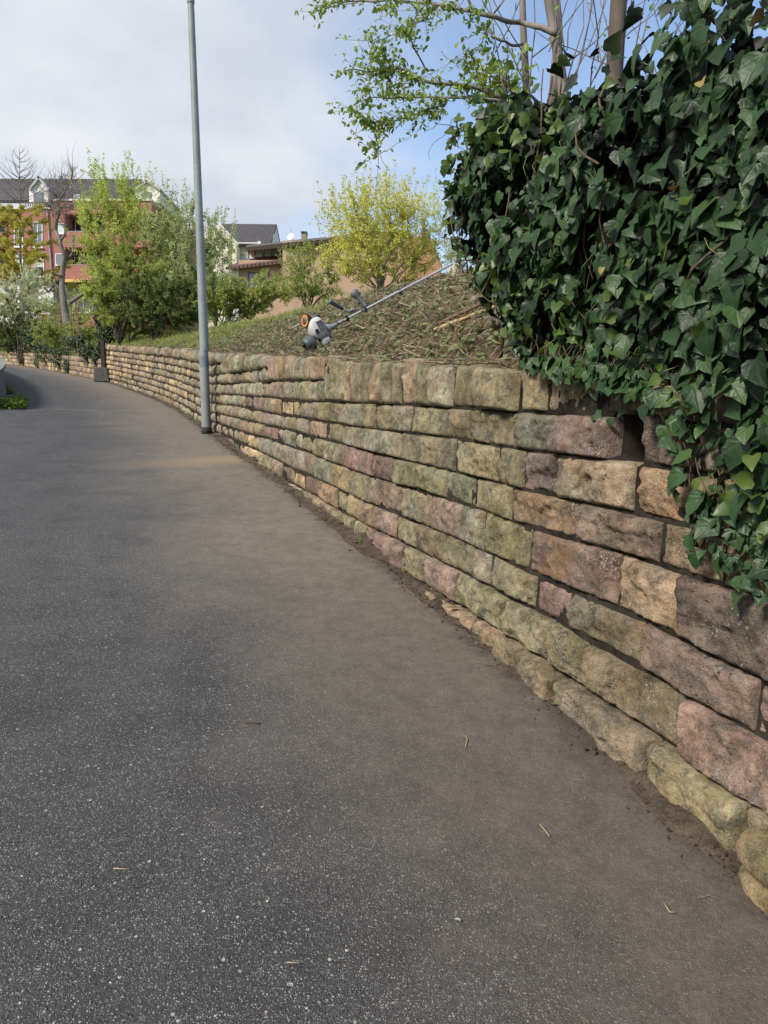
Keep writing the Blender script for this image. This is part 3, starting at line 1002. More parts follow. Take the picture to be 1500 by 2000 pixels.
# low wall further up, below the fenced garden
wall2 = empty('garden_wall', tuple(sw_pt(45.0, 0.0, base(45.0)[2])), 'low warm sandstone wall half hidden by ivy below the wire fence', 'stone wall')
w2o = np.array(wall2.location)
rs = np.random.default_rng(5)
for c in range(4):
    s0 = 38.25
    while s0 < 70:
        s1 = s0 + rs.uniform(0.38, 0.66) * (1 if s0 < 55 else 1.5)
        f = lambda s_, t_: float(ztop(s_) + (base(s_)[2] - 0.04 - ztop(s_)) * t_)
        r = np.random.default_rng(9000 + int(s0 * 100) + c)
        code = rs.choice(list('ttyypr'))
        tv, tf = stone_geo(s1, s0, f(s1, c / 4), f(s0, c / 4), f(s1, (c + 1) / 4), f(s0, (c + 1) / 4), 0.0, 9000 + int(s0 * 100) + c, 5, 4, amp=0.6)
        cc = tv.mean(0)
        me = MB().add(tv - cc, tf).mesh('stone', smooth=True); me.materials.append(M_stone)
        tint_attr(me, stone_tint(code, r)); link('stone', me, wall2, cc - w2o)
        s0 = s1
ss = np.arange(38.2, 71, 0.5); n = len(ss); mb = MB(); zf = base(ss)[2]; ztp = ztop(ss)
prof = [wall_pt(ss, zf - 0.3, -0.04), wall_pt(ss, ztp - 0.03, -0.04), wall_pt(ss, ztp - 0.03, -0.4)]
mb.add(np.concatenate(prof) - w2o, [np.stack([np.arange(n - 1) + a * n, np.arange(n - 1) + a * n + 1, np.arange(n - 1) + b * n + 1, np.arange(n - 1) + b * n], -1) for a, b in ((0, 1), (1, 2))])
mb.build('mortar_bed', M_mortar, wall2)

# boulder sticking out at the wall's foot beside the camera
bp = ground_hit(1510, 1775)
bp = bp + np.array([0.10, 0.0, 0])
ico = bpy.data.meshes.new('tmp')
import bmesh
bm_ = bmesh.new(); bmesh.ops.create_icosphere(bm_, subdivisions=4, radius=1.0)
for v in bm_.verts:
    c = v.co.normalized()
    d = 1 + 0.22 * mnoise.noise(c * 1.3 + Vector((4, 1, 7))) + 0.10 * mnoise.fractal(c * 3.0, 0.8, 2, 4)
    z = c.z
    waist = 1 - 0.22 * math.exp(-((z - 0.05) / 0.16) ** 2)
    v.co = Vector((c.x * 0.17 * d * waist, c.y * 0.24 * d * waist, c.z * 0.15 * d))
bm_.to_mesh(ico); bm_.free()
for p_ in ico.polygons: p_.use_smooth = True
ico.materials.append(M_stone); tint_attr(ico, np.r_[0.33, 0.26, 0.15, 0.5])
o = link('boulder', ico, None, (bp[0], bp[1], bp[2] + 0.07))
tag(o, 'tan two-lobed boulder on the asphalt at the near foot of the wall', 'boulder')


# ------------------------------------------------------------------ ivy over the near end of the wall
M_ivy = leafy('ivy_leaf', [(0.007, 0.021, 0.007), (0.016, 0.042, 0.013), (0.028, 0.066, 0.022), (0.012, 0.036, 0.011), (0.046, 0.090, 0.026), (0.021, 0.054, 0.018)], rough=0.46, trans=0.14, spec=0.34, veins=True)
M_ivy_young = leafy('young_ivy_leaf', [(0.04, 0.085, 0.02), (0.075, 0.125, 0.025), (0.10, 0.14, 0.03)], rough=0.4, trans=0.3)
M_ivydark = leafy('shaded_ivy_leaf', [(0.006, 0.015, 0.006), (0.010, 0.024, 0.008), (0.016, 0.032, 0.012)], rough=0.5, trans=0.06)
M_twig = bark('brown_twig', (0.05, 0.033, 0.022), (0.15, 0.10, 0.065), 30)


def ivy_template(seed, simple=False):
    """five-lobed blade folded along the midrib and drooping at the tip; unit length along x, normal z"""
    r = np.random.default_rng(seed)
    pr = [(0.02, 0.0), (-0.12, 0.19), (-0.10, 0.37), (0.06, 0.44), (0.22, 0.53), (0.36, 0.46), (0.55, 0.35), (0.77, 0.20), (1.0, 0.0)]
    if seed % 3 == 1: pr = [(0.02, 0.0), (-0.11, 0.20), (-0.08, 0.37), (0.12, 0.41), (0.25, 0.52), (0.39, 0.44), (0.53, 0.30), (0.76, 0.18), (1.0, 0.0)]
    if seed % 3 == 2: pr = [(0.02, 0.0), (-0.08, 0.22), (0.03, 0.40), (0.2, 0.46), (0.34, 0.45), (0.48, 0.40), (0.63, 0.31), (0.81, 0.18), (1.0, 0.0)]
    up = np.array([(x, y * r.uniform(0.88, 1.12), 0) for x, y in pr])
    lo = np.array([(x, -y * r.uniform(0.88, 1.12), 0) for x, y in pr[1:-1]])
    mid = np.array([(0.28, 0, 0), (0.62, 0, 0)])
    v = np.concatenate([up, lo, mid])
    fold = r.uniform(0.12, 0.42); droop = r.uniform(0.08, 0.35); curl = r.uniform(-0.25, 0.25)
    v[:, 2] = fold * np.abs(v[:, 1]) - droop * np.clip(v[:, 0], 0, None) ** 2 + curl * v[:, 1] ** 2 * v[:, 0] * 2
    v[:, 2] += 0.03 * np.sin(9 * v[:, 0] + 5 * v[:, 1] + seed)
    U = list(range(9)); L = [0] + list(range(9, 16)) + [8]; m1, m2 = 16, 17
    tri = []
    for i in range(8):
        c = m1 if i < 5 else m2
        tri.append((U[i], c, U[i + 1])); tri.append((L[i + 1], c, L[i]))
    tri += [(U[5], m1, m2), (m1, L[5], m2)]
    # flat blade coordinates for the veins
    b = np.concatenate([up, lo, mid])
    return v, [np.array(tri)], b


IVY_T3 = [ivy_template(k) for k in range(9)]
IVY_T = [q[:2] for q in IVY_T3]


def blade_attr(me, b):
    a = me.attributes.new('blade', 'FLOAT_VECTOR', 'POINT'); a.data.foreach_set('vector', np.asarray(b, np.float32).ravel())
ivy = empty('ivy_hedge', tuple(sw_pt(9.8, 0.3, ztop(9.8))), 'dense dark green ivy hedge spilling over the right end of the stone wall', 'ivy')
ivy_o = np.array(ivy.location)
# outline on the plane of the wall: lower edge and upper edge against s, left (far) edge against z
lo_s = np.array([6.0, 7.9, 8.27, 8.60, 8.72, 8.78, 8.91, 8.97, 9.06, 9.23, 9.42, 9.6, 9.94, 10.09, 10.32, 10.56, 10.8, 11.2])
lo_z = np.array([1.2, 1.22, 1.18, 1.20, 1.24, 1.31, 1.40, 1.53, 1.66, 1.75, 1.79, 1.83, 1.88, 1.95, 2.12, 2.26, 2.48, 2.9])
hi_s = np.array([6.0, 8.6, 9.0, 9.2, 9.4, 9.8, 10.2, 10.5, 10.8, 11.0, 11.2])
hi_z = np.array([4.1, 3.85, 3.40, 3.02, 2.86, 2.92, 3.05, 3.20, 3.26, 3.12, 2.9])
lf_z = np.array([1.9, 2.12, 2.26, 2.48, 2.72, 2.97, 3.15, 3.36, 3.45])
lf_s = np.array([10.05, 10.32, 10.55, 10.8, 10.96, 11.12, 10.95, 10.82, 10.7])


def front(s, z):
    """how far the leaves stand out in front of the wall plane"""
    f = 0.07 * np.array([mnoise.noise(Vector((a * 2.3, b * 2.3, 9))) for a, b in zip(np.atleast_1d(s), np.atleast_1d(z))])
    above = np.clip((z - np.interp(s, lo_s, lo_z)) / 0.5, 0, 1)
    return 0.03 + 0.13 * above + f


def ivy_sample(n, depth0, depth1, r, edge=0.06):
    s = r.uniform(6.2, 11.25, n * 3); z = r.uniform(0.95, 4.1, n * 3)
    e = r.normal(0, edge, n * 3) + 0.13 * np.array([mnoise.fractal(Vector((a * 3.2, b * 3.2, 17)), 0.8, 2.0, 3) for a, b in zip(s, z)])
    ok = (z > np.interp(s, lo_s, lo_z) + e) & (z < np.interp(s, hi_s, hi_z) + e) & ((s < np.interp(z, lf_z, lf_s) + e) | (z > 3.45) | (z < 1.9))
    ok &= ~((z < 1.9) & (s > 10.2))
    # keep thinner where daylight comes through high up at the near end
    thin = (z > 2.75) & (s < 9.6) & (s > 8.3)
    ok &= ~(thin & (r.random(n * 3) < 0.45))
    if depth0 == 0.0:                                   # hollows where the inside shows
        hol = np.array([mnoise.noise(Vector((a * 3.1, b * 3.1, 4.5))) for a, b in zip(s, z)])
        ok &= ~((hol > 0.06) & (r.random(n * 3) < 0.85))
    s, z = s[ok][:n], z[ok][:n]
    out = front(s, z) - r.uniform(depth0, depth1, len(s))
    return s, z, out


r = np.random.default_rng(21)
allv = []
s, z, out = ivy_sample(9800, 0.0, 0.2, r)
# trailing strands along the lower rim
strands = []
for k in range(90):
    s0 = r.uniform(7.6, 10.2); z0 = np.interp(s0, lo_s, lo_z) + 0.05
    m = r.integers(3, 9); ln = r.uniform(0.04, 0.18) * (1.0 if s0 < 9.0 else 0.5)
    tt = np.linspace(0, 1, m)
    s = np.r_[s, s0 + 0.05 * np.sin(tt * 3 + k) + r.normal(0, 0.03, m)]; z = np.r_[z, z0 - tt * ln]
    out = np.r_[out, 0.05 + 0.03 * r.random(m)]
    strands.append((s0 + 0.05 * np.sin(tt * 3 + k), z0 + 0.06 - tt * (ln + 0.06)))
pos = wall_pt(s, z, out)
_, _, _, tx, ty = base(s)
outv = np.stack([-ty, tx, np.zeros_like(tx)], -1)                 # away from the wall, over the lane
alongv = np.stack([tx, ty, np.zeros_like(tx)], -1)
n = len(s)
xd = unit(np.array([0, 0, -1.0]) * r.uniform(0.3, 1.0, (n, 1)) + alongv * r.normal(0, 0.55, (n, 1)) + outv * r.uniform(0.0, 0.6, (n, 1)))
nr = unit(outv * r.uniform(0.5, 1.0, (n, 1)) + np.array([0, 0, 1.0]) * r.uniform(0.05, 0.75, (n, 1)) + alongv * r.normal(0, 0.40, (n, 1)))
size = np.clip(r.lognormal(math.log(0.056), 0.45, n), 0.022, 0.105)
size *= np.interp(z - np.interp(s, lo_s, lo_z), [0, 0.25, 0.6], [0.72, 0.9, 1.0])
# those that show largest stand as leaves of their own
camp = np.array([0, 0, CAMZ])
d = pos - camp
dep = d[:, 1] * math.cos(PITCH) - d[:, 2] * math.sin(PITCH)
pxx = 750 + FPX * d[:, 0] / dep; pyy = 1000 - FPX * (d[:, 2] * math.cos(PITCH) + d[:, 1] * math.sin(PITCH)) / dep
vis = (dep > 0.5) & (pxx < 1510) & (pyy > -10)
score = np.where(vis, size / dep * np.where(out > front(s, z) - 0.05, 1.0, 0.5), 0)
top_i = np.argsort(-score)[:300]
single = np.zeros(n, bool); single[top_i] = True
leaf_me = []
for k, (tv, tf) in enumerate(IVY_T):
    me = MB().add(tv, tf).mesh('leaf', smooth=True); me.materials.append(M_ivy); leaf_me.append(me); blade_attr(me, IVY_T3[k][2])
for i in top_i:
    X = xd[i]; Z = nr[i]; Yv = unit(np.cross(Z, X)); Z = np.cross(X, Yv)
    o = link('leaf', leaf_me[i % 9], ivy)
    R = np.stack([X, Yv, Z], 1) * size[i]
    m4 = Matrix(np.vstack([np.c_[R, pos[i] - ivy_o], [0, 0, 0, 1]]).tolist())
    o.matrix_local = m4
mb = MB(); bl = []
for k, (tv, tf) in enumerate(IVY_T):
    q = (~single) & (np.arange(n) % 9 == k)
    mb.add(*instances(tv, tf, pos[q] - ivy_o, xd[q], nr[q], size[q])); bl.append(np.tile(IVY_T3[k][2], (q.sum(), 1)))
o = mb.build('ivy_leaves', M_ivy, ivy, smooth=True); o['kind'] = 'stuff'
blade_attr(o.data, np.concatenate(bl))
# leaves deeper inside and over the top and the far end of the hedge
mb = MB()
s, z, out = ivy_sample(5200, 0.14, 0.5, r, 0.04)
pos2 = [wall_pt(s, z, out)]
m = 2600
ze = r.uniform(2.0, 3.42, m); se = np.interp(ze, lf_z, lf_s) + r.normal(-0.05, 0.08, m)
pos2.append(wall_pt(se, ze, -r.uniform(0, 0.9, m)))
m = 2200
st = r.uniform(9.3, 11.0, m); zt_ = np.interp(st, hi_s, hi_z) + r.normal(-0.05, 0.07, m)
pos2.append(wall_pt(st, zt_, -r.uniform(-0.05, 0.9, m)))
pos2 = np.concatenate(pos2); n2 = len(pos2)
xd2 = unit(r.normal(0, 0.6, (n2, 3)) + [0, 0, -0.5]); nr2 = unit(r.normal(0, 0.6, (n2, 3)) + [-0.4, -0.1, 0.45])
sz2 = r.uniform(0.05, 0.11, n2)
for k in range(9):
    q = np.arange(n2) % 9 == k
    mb.add(*instances(*IVY_T[k], pos2[q] - ivy_o, xd2[q], nr2[q], sz2[q]))
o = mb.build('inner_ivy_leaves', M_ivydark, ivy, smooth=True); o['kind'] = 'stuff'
# pale young leaves
mb = MB()
m = 300
s = r.uniform(8.3, 11.1, m); hi = r.random(m) < 0.45
z = np.where(hi, np.interp(s, hi_s, hi_z) + r.normal(0.02, 0.09, m), np.interp(s, lo_s, lo_z) + np.abs(r.normal(0.05, 0.22, m)))
s2 = np.where(hi & (s < 9.6), 10.4 + r.normal(0, 0.35, m), s); z = np.where(hi, np.interp(s2, hi_s, hi_z) + r.normal(0.0, 0.09, m), z); s = s2
pos3 = wall_pt(s, z, front(s, z) + 0.01)
for k in range(3):
    q = np.arange(m) % 3 == k
    mb.add(*instances(*IVY_T[k * 3 + 2], pos3[q] - ivy_o, unit(r.normal(0, 0.6, (q.sum(), 3)) + [0, 0, -0.2]), unit(r.normal(0, 0.5, (q.sum(), 3)) + [-0.7, -0.3, 0.4]), r.uniform(0.03, 0.065, q.sum())))
o = mb.build('young_leaves', M_ivy_young, ivy, smooth=True); o['kind'] = 'stuff'
# shoots climbing past the hedge's top towards the stems behind
m = 260
sx = r.uniform(8.9, 10.3, m); hz = np.interp(sx, hi_s, hi_z) + np.abs(r.normal(0.0, 0.16, m)) * np.interp(sx, [8.9, 9.3, 9.8, 10.3], [1.3, 1.5, 0.8, 0.4])
pc = wall_pt(sx, hz, -r.uniform(-0.1, 0.5, m)); mb = MB()
for k in range(9):
    q = np.arange(m) % 9 == k
    mb.add(*instances(*IVY_T[k], pc[q] - ivy_o, unit(r.normal(0, 0.6, (q.sum(), 3)) + [0, 0, -0.5]), unit(r.normal(0, 0.5, (q.sum(), 3)) + [-0.5, -0.4, 0.4]), r.uniform(0.04, 0.10, q.sum())))
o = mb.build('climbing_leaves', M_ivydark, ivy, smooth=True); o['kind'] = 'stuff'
# pale leaf stalks and soft shoot ends
mb = MB()
for k in range(260):
    i = r.integers(0, n); p0 = pos[i]; dv = -xd[i] * r.uniform(0.05, 0.14) + r.normal(0, 0.02, 3)
    mb.tube(np.array([p0, p0 + dv * 0.5 + outv[i] * 0.012, p0 + dv - outv[i] * 0.02]) - ivy_o, [0.0012, 0.0014, 0.0016], 4)
o = mb.build('leaf_stalks', plain('green_stalk', (0.16, 0.19, 0.06), 0.5, 0.2, 40), ivy, smooth=True); o['kind'] = 'stuff'
# withered leaves caught in the hedge
mb = MB(); q = r.choice(n, 60, replace=False)
mb.add(*instances(*IVY_T[2], pos[q] + outv[q] * 0.01 - ivy_o, unit(xd[q] + r.normal(0, 0.5, (60, 3))), unit(nr[q] + r.normal(0, 0.5, (60, 3))), r.uniform(0.03, 0.06, 60)))
o = mb.build('withered_leaves', leafy('withered_leaf', [(0.16, 0.085, 0.035), (0.26, 0.16, 0.07), (0.30, 0.26, 0.08)], trans=0.2), ivy, smooth=True); o['kind'] = 'stuff'
# stems
mb = MB()
for k in range(150):
    s0 = r.uniform(8.0, 11.0); z0 = r.uniform(max(1.2, np.interp(s0, lo_s, lo_z)), np.interp(s0, hi_s, hi_z))
    m = 7; tt = np.linspace(0, 1, m)
    a = r.uniform(-0.5, 0.5); L = r.uniform(0.25, 0.8)
    sl_ = s0 + L * a * tt + 0.03 * np.sin(tt * 7 + k); zl = z0 + L * (1 - abs(a)) * (tt - 0.5) * r.choice([-1, 1])
    dd = r.uniform(0.02, 0.4)
    mb.tube(wall_pt(sl_, zl, front(sl_, zl) - dd + 0.02 * np.sin(tt * 5)) - ivy_o, np.linspace(1, 0.5, m) * r.uniform(0.0025, 0.008), 5)
for sl_, zl in strands:
    if len(sl_) > 1: mb.tube(wall_pt(sl_, zl, np.linspace(0.03, 0.055, len(sl_))) - ivy_o, 0.0022, 4)
for k in range(40):   # bare twigs sticking out at the far end
    z0 = r.uniform(2.2, 3.3); s0 = np.interp(z0, lf_z, lf_s) - 0.1
    p0 = wall_pt(s0, z0, r.uniform(-0.5, 0.1)); dv = unit(np.array([-0.25, 0.35, 0.25]) + r.normal(0, 0.3, 3)) * r.uniform(0.12, 0.32)
    mb.tube(np.array([p0 + dv * t_ + 0.02 * np.sin(t_ * 4 + k) for t_ in np.linspace(0, 1, 5)]) - ivy_o, np.linspace(0.005, 0.0015, 5), 4)
mb.build('stems', M_twig, ivy, smooth=True)['kind'] = 'stuff'
# tangle of old wood and dead leaves that closes the middle of the hedge
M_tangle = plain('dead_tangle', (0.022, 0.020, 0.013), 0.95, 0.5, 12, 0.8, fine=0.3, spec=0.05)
S, Zt = np.meshgrid(np.linspace(6.3, 10.7, 45), np.linspace(0, 1, 18), indexing='ij')
zl = np.interp(S, lo_s, lo_z) + 0.12; zh = np.minimum(np.interp(S, hi_s, hi_z) - 0.22, np.interp(S, [6, 8.3, 8.6, 9.5, 9.7], [3.9, 3.7, 2.75, 2.75, 4.0]))
zl = np.maximum(zl, 0.0); ZZ = zl + (zh - zl) * Zt
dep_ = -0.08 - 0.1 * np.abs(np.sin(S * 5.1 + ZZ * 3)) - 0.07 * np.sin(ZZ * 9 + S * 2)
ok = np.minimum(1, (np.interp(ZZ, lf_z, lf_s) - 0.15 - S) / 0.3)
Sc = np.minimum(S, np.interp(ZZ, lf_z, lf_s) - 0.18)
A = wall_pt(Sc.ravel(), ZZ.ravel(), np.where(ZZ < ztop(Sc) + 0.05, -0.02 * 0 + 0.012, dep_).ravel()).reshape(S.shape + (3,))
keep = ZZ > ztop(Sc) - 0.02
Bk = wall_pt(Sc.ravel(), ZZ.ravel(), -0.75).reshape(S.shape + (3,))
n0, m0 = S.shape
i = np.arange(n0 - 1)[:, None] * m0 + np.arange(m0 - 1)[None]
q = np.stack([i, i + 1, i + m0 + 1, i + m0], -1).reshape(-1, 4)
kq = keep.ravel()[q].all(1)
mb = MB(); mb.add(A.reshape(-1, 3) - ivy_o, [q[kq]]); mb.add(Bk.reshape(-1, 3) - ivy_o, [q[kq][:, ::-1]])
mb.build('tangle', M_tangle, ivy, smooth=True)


# ------------------------------------------------------------------ trees: generator
DIAMOND = (np.array([(0, 0, 0), (0.45, 0.26, 0.05), (1, 0, -0.04), (0.45, -0.26, 0.05)]), [np.array([(0, 1, 2), (0, 2, 3)])])
OVAL = (np.array([(0, 0, 0), (0.25, 0.22, 0.05), (0.6, 0.26, 0.03), (1, 0, -0.1), (0.6, -0.26, 0.03), (0.25, -0.22, 0.05), (0.5, 0, 0.0)]),
        [np.array([(0, 1, 6), (1, 2, 6), (2, 3, 6), (3, 4, 6), (4, 5, 6), (5, 0, 6)])])
BLADE = (np.array([(0, -0.04, 0), (0, 0.04, 0), (0.55, 0.03, 0.03), (0.55, -0.03, 0.03), (1, 0, -0.06)]), [np.array([(0, 1, 2), (0, 2, 3), (3, 2, 4)])])


def wiggle(p0, p1, n, amp, r, sag=0.0):
    t = np.linspace(0, 1, n)[:, None]
    p = np.asarray(p0) * (1 - t) + np.asarray(p1) * t
    L = np.linalg.norm(np.asarray(p1) - np.asarray(p0))
    w = np.cumsum(r.normal(0, 1, (n, 3)), 0); w -= w[0] + (w[-1] - w[0]) * t
    p = p + w * amp * L / math.sqrt(n)
    p[:, 2] += sag * L * np.sin(np.pi * t[:, 0])
    return p


def plant(name, label, cat, base_p, crown, seed, bark_m, leaf_m, nstem=7, ntwig=40, twig=0.5, nleaf=22, lsize=0.06, stem_r=0.05,
          trunk_h=0.0, shoots=0, shoot_len=0.8, tpl=DIAMOND, group=None, upness=0.5, fill=1.0, flower=None, nflower=0, flat=1.0, dense=2.2):
    """one woody plant: limbs from the base to points spread through the crown, twigs off the limbs, leaves along the twigs.
    crown: list of (centre, radii) lobes"""
    r = np.random.default_rng(seed)
    base_p = np.asarray(base_p, float)
    root = empty(name, tuple(base_p), label, cat, group)
    wood = MB(); lp, lx, ln_, ls = [], [], [], []
    fork = base_p + [0, 0, trunk_h]
    if trunk_h > 0:
        wood.tube(wiggle(base_p - [0, 0, 0.3], fork, 6, 0.05, r) - base_p, np.linspace(1.25, 0.85, 6) * stem_r * 1.6, 9)
    lobes = [(np.asarray(c, float), np.asarray(q, float)) for c, q in crown]
    vol = np.array([np.prod(q) ** 0.7 for _, q in lobes]); vol /= vol.sum()
    limbs = []
    for k in range(nstem):
        c, q = lobes[r.choice(len(lobes), p=vol)]
        d = unit(r.normal(0, 1, 3)) * r.uniform(0.35, 0.95) ** 0.7
        d[2] = d[2] * 0.9 + 0.15
        tip = c + d * q
        m = 9
        pts = wiggle(fork, tip, m, 0.10, r, 0.08)
        wood.tube(pts - base_p, np.linspace(1, 0.18, m) * stem_r * r.uniform(0.6, 1.0), 6)
        limbs.append(pts)
    tw = []
    for k in range(ntwig):
        c, q = lobes[r.choice(len(lobes), p=vol)]
        d = unit(r.normal(0, 1, 3)) * r.uniform(0.2, 1.0) ** 0.45 * fill
        p1 = c + d * q * (1 + 0.15 * r.normal())
        # start on the nearest limb
        best = min(limbs, key=lambda L_: np.min(((L_[3:] - p1) ** 2).sum(1)))
        j = int(((best[2:] - p1) ** 2).sum(1).argmin()) + 2
        p0 = best[max(2, j - 1)]
        L = np.linalg.norm(p1 - p0)
        m = 6
        pts = wiggle(p0, p1 + [0, 0, upness * 0.15 * L], m, 0.12, r, -0.05)
        wood.tube(pts - base_p, np.linspace(0.30, 0.07, m) * stem_r * 0.6, 4, False)
        tw.append((pts, 0.35))
        for q_ in range(3):                           # side shoots
            a = pts[r.integers(2, m)]
            dv = unit(unit(p1 - c) * 0.6 + r.normal(0, 0.5, 3) + [0, 0, upness]) * twig * r.uniform(0.4, 1.1)
            sp = wiggle(a, a + dv, 5, 0.08, r)
            wood.tube(sp - base_p, np.linspace(0.10, 0.04, 5) * stem_r * 0.6, 3, False)
            tw.append((sp, 0.0))
    for k in range(shoots):
        c, q = lobes[r.choice(len(lobes), p=vol)]
        th = r.uniform(0, 2 * np.pi); rr = r.uniform(0, 1) ** 0.5
        a = c + np.array([np.cos(th) * q[0] * rr, np.sin(th) * q[1] * rr, q[2] * math.sqrt(max(0, 1 - rr * rr)) * 0.8])
        dv = np.array([r.normal(0, 0.16) + 0.15 * np.cos(th) * rr, r.normal(0, 0.16), 1.0]) * shoot_len * r.uniform(0.45, 1.15)
        sp = wiggle(a, a + dv, 7, 0.05, r)
        wood.tube(sp - base_p, np.linspace(0.12, 0.04, 7) * stem_r * 0.6, 3, False)
        tw.append((sp, 0.0)); tw.append((sp, 0.0))
    for pts, t0 in tw:
        m = max(2, int(nleaf * dense * r.uniform(0.5, 1.3)))
        t = r.uniform(t0, 1.0, m) * (len(pts) - 1); i = np.minimum(t.astype(int), len(pts) - 2); f = (t - i)[:, None]
        p = pts[i] * (1 - f) + pts[i + 1] * f
        ax = unit(pts[i + 1] - pts[i])
        dv = unit(ax * 0.5 + r.normal(0, 0.65, (m, 3)))
        lp.append(p + dv * 0.02); lx.append(dv); ln_.append(unit(r.normal(0, 0.55, (m, 3)) + np.array(SUN_DIR) * 0.9 * flat)); ls.append(lsize * 1.1 * r.uniform(0.55, 1.25, m))
    wood.build('trunk', bark_m, root, smooth=True)
    lp, lx, ln_, ls = map(np.concatenate, (lp, lx, ln_, ls))
    if flower is not None:
        k = r.random(len(lp)) < nflower
        fm = MB(); pf = lp[k]
        for j in range(3):
            fm.add(*instances(*OVAL, pf + r.normal(0, 0.012, pf.shape) - base_p, unit(r.normal(0, 1, pf.shape)), unit(r.normal(0, 1, pf.shape) + [0, 0, 0.6]), ls[k] * 0.75))
        fm.build('blossom', flower, root)
        lp, lx, ln_, ls = lp[~k], lx[~k], ln_[~k], ls[~k]
    cm = MB(); cm.add(*instances(*tpl, lp - base_p, lx, ln_, ls))
    cm.build('crown', leaf_m, root)
    return root


M_bark = bark('grey_bark', (0.085, 0.072, 0.060), (0.22, 0.195, 0.165))
M_barkd = bark('dark_bark', (0.035, 0.028, 0.022), (0.11, 0.09, 0.07))
L_fresh = leafy('fresh_leaf', [(0.34, 0.42, 0.07), (0.46, 0.54, 0.11), (0.56, 0.62, 0.16), (0.40, 0.48, 0.09)], trans=0.5)
L_pale = leafy('pale_leaf', [(0.31, 0.37, 0.12), (0.42, 0.47, 0.20), (0.52, 0.55, 0.30)], trans=0.5)
L_yellow = leafy('yellow_leaf', [(0.50, 0.50, 0.07), (0.62, 0.60, 0.10), (0.68, 0.66, 0.17), (0.46, 0.50, 0.10)], trans=0.5)
L_olive = leafy('olive_leaf', [(0.23, 0.28, 0.06), (0.33, 0.38, 0.085), (0.42, 0.46, 0.12)], trans=0.45)
L_dark = leafy('bramble_leaf', [(0.09, 0.12, 0.035), (0.16, 0.20, 0.055), (0.25, 0.29, 0.09)], trans=0.35)
L_larch = leafy('larch_needle', [(0.38, 0.36, 0.05), (0.52, 0.46, 0.06), (0.46, 0.45, 0.09)], trans=0.4)
M_blossom = leafy('white_blossom', [(0.62, 0.62, 0.50), (0.75, 0.75, 0.66), (0.68, 0.70, 0.5)], trans=0.3)
L_cherry = leafy('cherry_leaf', [(0.13, 0.21, 0.026), (0.20, 0.29, 0.04), (0.27, 0.36, 0.06)], trans=0.45)


def lobe(px, py, d, rx, ry, rz=None):
    """crown lobe: centre seen at (px, py), distance d, radii in photo pixels (x, y) and metres in depth"""
    k = d / FPX
    rx, ry = rx * 1.28, ry * 1.1
    return (at(px, py, d), (rx * k, rz if rz else rx * k * 0.7, ry * k))


def on_ground(px, d):
    p = at(px, 700, d)
    return np.array([p[0], p[1], ground_z(p[0], p[1])])


# big fresh-green tree by the corner of the garden and its neighbours
plant('tree', 'large fresh green young tree with upright shoots in front of the red apartment block', 'tree', on_ground(235, 31), [lobe(235, 440, 31, 66, 74), lobe(270, 500, 31, 78, 64), lobe(195, 525, 31, 34, 60), lobe(225, 375, 31, 42, 38), lobe(250, 580, 31, 70, 40)],
      31, M_barkd, L_fresh, 20, 330, 0.55, 15, 0.09, 0.05, 0.6, 130, 1.2, dense=1.7)
plant('tree', 'slender pale green tree just left of the lamp post', 'tree', on_ground(360, 30), [lobe(355, 490, 30, 58, 76), lobe(335, 440, 30, 42, 45), lobe(385, 530, 30, 46, 66), lobe(350, 580, 30, 60, 40)],
      32, M_bark, L_pale, 14, 240, 0.5, 13, 0.085, 0.05, 0.6, 46, 1.3)
plant('tree', 'thin whitish green tree behind the lamp post beside the cream house', 'tree', on_ground(425, 33), [lobe(425, 520, 33, 34, 62), lobe(430, 460, 33, 20, 38), lobe(425, 575, 33, 40, 35)],
      33, M_bark, L_pale, 9, 130, 0.45, 12, 0.08, 0.04, 0.6, 22, 1.2)
plant('bush', 'rounded olive green bush below the large green tree', 'bush', on_ground(235, 27.5), [lobe(238, 545, 27.5, 50, 52), lobe(285, 560, 27.5, 42, 46), lobe(235, 600, 27.5, 45, 30)],
      34, M_barkd, L_olive, 14, 190, 0.3, 20, 0.06, 0.035, 0, 20, 0.4, dense=3.6)
plant('bush', 'dark bramble thicket at the top of the grassy bank left of the lamp post', 'bush', on_ground(300, 26), [lobe(285, 592, 26, 50, 42), lobe(345, 584, 26, 55, 44), lobe(390, 582, 26, 35, 38)],
      35, M_barkd, L_dark, 14, 190, 0.35, 20, 0.06, 0.025, 0, 14, 0.4, dense=3.6)
plant('bush', 'low green hedge bush right of the lamp post below the peach house', 'bush', on_ground(440, 25), [lobe(435, 585, 25, 48, 34), lobe(500, 578, 25, 48, 28), lobe(555, 574, 25, 30, 22), lobe(470, 600, 25, 50, 20)],
      36, M_barkd, L_olive, 14, 190, 0.35, 18, 0.055, 0.025, 0, 20, 0.45, dense=3.0)
plant('bush', 'mid green bush in front of the peach house', 'bush', on_ground(600, 21), [lobe(598, 530, 21, 46, 40), lobe(620, 555, 21, 42, 32), lobe(575, 560, 21, 34, 26)],
      37, M_barkd, L_olive, 10, 100, 0.35, 14, 0.05, 0.03, 0.1, 22, 0.5)
plant('bush', 'tall yellow green bush in new leaf on the crest of the bank', 'bush', on_ground(745, 17), [lobe(750, 455, 17, 98, 66), lobe(695, 490, 17, 60, 46), lobe(808, 480, 17, 48, 52), lobe(760, 515, 17, 85, 42), lobe(715, 430, 17, 40, 40)],
      38, M_bark, L_yellow, 18, 230, 0.50, 15, 0.058, 0.026, 0.15, 150, 0.75, dense=1.5)
